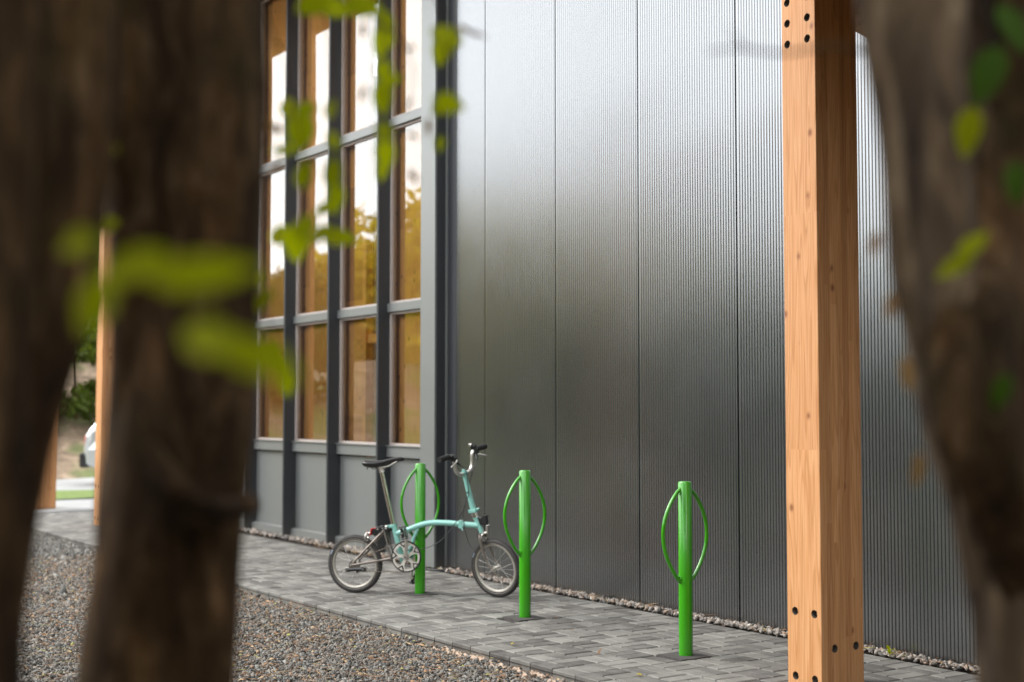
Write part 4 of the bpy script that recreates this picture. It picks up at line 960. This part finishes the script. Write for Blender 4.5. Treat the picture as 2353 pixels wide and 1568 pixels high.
for i, (x, y, L, Wd, a_) in enumerate(cl): near_leaf(tB, x, y, dS+.18*math.sin(i*1.9)-(.15 if x < 300 else 0), L, Wd, a_, 'leaf_near')
for (x, y, L, Wd, a_) in ((835, 68, .035, .012, 260), (832, 215, .032, .011, 255), (938, 240, .03, .010, 55), (948, 312, .022, .010, -20), (950, 405, .032, .014, 300), (985, 292, .032, .012, 270), (625, 292, .045, .016, 160), (632, 385, .035, .018, 190), (1095, 78, .036, .010, -18), (1070, 68, .030, .010, -15), (942, 110, .02, .01, 200)):
    near_leaf(tB, x, y, dS+.1, L, Wd, a_, 'leaf_brown', .5)
for pts in ([(520, -160), (620, 60), (672, 220), (690, 330), (684, 540)], [(700, -160), (752, 60), (764, 240), (766, 400), (772, 545)], [(820, -160), (872, 40), (884, 200), (882, 400)], [(900, -160), (1010, 10), (1026, 120), (1025, 250), (1010, 340)], [(560, 300), (600, 340), (640, 300), (672, 240)], [(540, 560), (600, 690), (640, 800), (662, 890)], [(300, -160), (262, 100), (250, 340), (245, 520)], [(872, 50), (920, 95), (950, 170), (930, 250)], [(1022, 70), (1060, 66), (1110, 84)]):
    twig(tB, [at(x, y, dS) for x, y in pts], .0022, .0009)

# ---------------------------------------------------------------- parked car far off
car = empty('parked_car', (-25.0, 7.55, .02), math.atan2(RGT.y, RGT.x)+.10, label='pale silver car parked by the bank, its tail showing left of the pale timber column', cat='car')
W2 = .84
side = [(0.05, .36), (0.02, .62), (.05, .86), (.10, .95), (.42, 1.40), (.75, 1.47), (1.9, 1.46), (2.75, .98), (3.7, .84), (3.98, .62), (4.0, .34), (3.55, .24), (3.42, .45), (3.2, .56), (2.98, .45), (2.85, .22), (1.05, .22), (.92, .45), (.70, .56), (.48, .45), (.36, .24)]
b = MB(); n_ = len(side); secs = [(-W2, .92), (-W2*.93, 1.0), (W2*.93, 1.0), (W2, .92)]; vs = []
for (yy, k) in secs:
    for (x, z) in side:
        ty = yy*(1-.28*max(0, (z-.9))/.57) if z > .9 else yy; vs.append((x if k == 1 else 2+(x-2)*.985, ty, z if k == 1 else .24+(z-.24)*.985))
fs = [tuple(range(n_)), tuple(range(3*n_, 4*n_))[::-1]]+[(j*n_+i, (j+1)*n_+i, (j+1)*n_+(i+1) % n_, j*n_+(i+1) % n_) for j in range(3) for i in range(n_)]
b.add(vs, fs); me = recalc(b.mesh('body', M['car'])); bevel(me, .045, 2, 40); o = link('body', me, car)
for s_ in (-1, 1):
    b = MB(); b.prism([(.30, .98), (.55, 1.36), (1.1, 1.40), (1.12, .98)], s_*W2*.94 - .02, s_*W2*.94+.02); b.v = [(v[0], v[1]*(1-.28*max(0, v[2]-.9)/.57)+s_*.012, v[2]) for v in b.v]; b.build('side_window', M['carglass'], car)
    b = MB(); b.prism([(1.18, .98), (1.16, 1.40), (1.85, 1.40), (2.5, .98)], s_*W2*.94 - .02, s_*W2*.94+.02); b.v = [(v[0], v[1]*(1-.28*max(0, v[2]-.9)/.57)+s_*.012, v[2]) for v in b.v]; b.build('side_window', M['carglass'], car)
    b = MB(); b.box((.015, s_*.60-.13, .66), (.10, s_*.60+.13, .86), .01); b.build('tail_light', M['red'], car)
    b = MB(); b.box((3.90, s_*(W2-.30)-.1, .62), (3.99, s_*(W2-.30)+.14, .74), .01); b.build('headlight', M['sticker'], car)
    for x in (.70, 3.20):
        wl = empty('wheel', (x, s_*(W2-.11), .31)); wl.parent = car
        b = MB(); b.torus((0,0,0), (0,1,0), .24, [(.07, -.08), (.07, .08), (-.03, .09), (-.03, -.09)], 28); b.build('tyre', M['rubber'], wl)
        b = MB(); b.cyl((0, -.07, 0), (0, .07, 0), .20, 10); b.build('rim', M['silver'], wl)
b = MB(); b.box((.13, -.56, .99), (.16, .56, 1.36)); b.v = [(v[0]+(v[2]-.99)*.72-.045, v[1], v[2]) for v in b.v]; b.build('rear_window', M['carglass'], car)
b = MB(); b.box((-.05, -.82, .30), (.10, .82, .56), .02); b.build('rear_bumper', M['black'], car)
b = MB(); b.box((-.012, -.26, .64), (.018, .26, .75), .004); b.build('number_plate', M['sticker'], car)
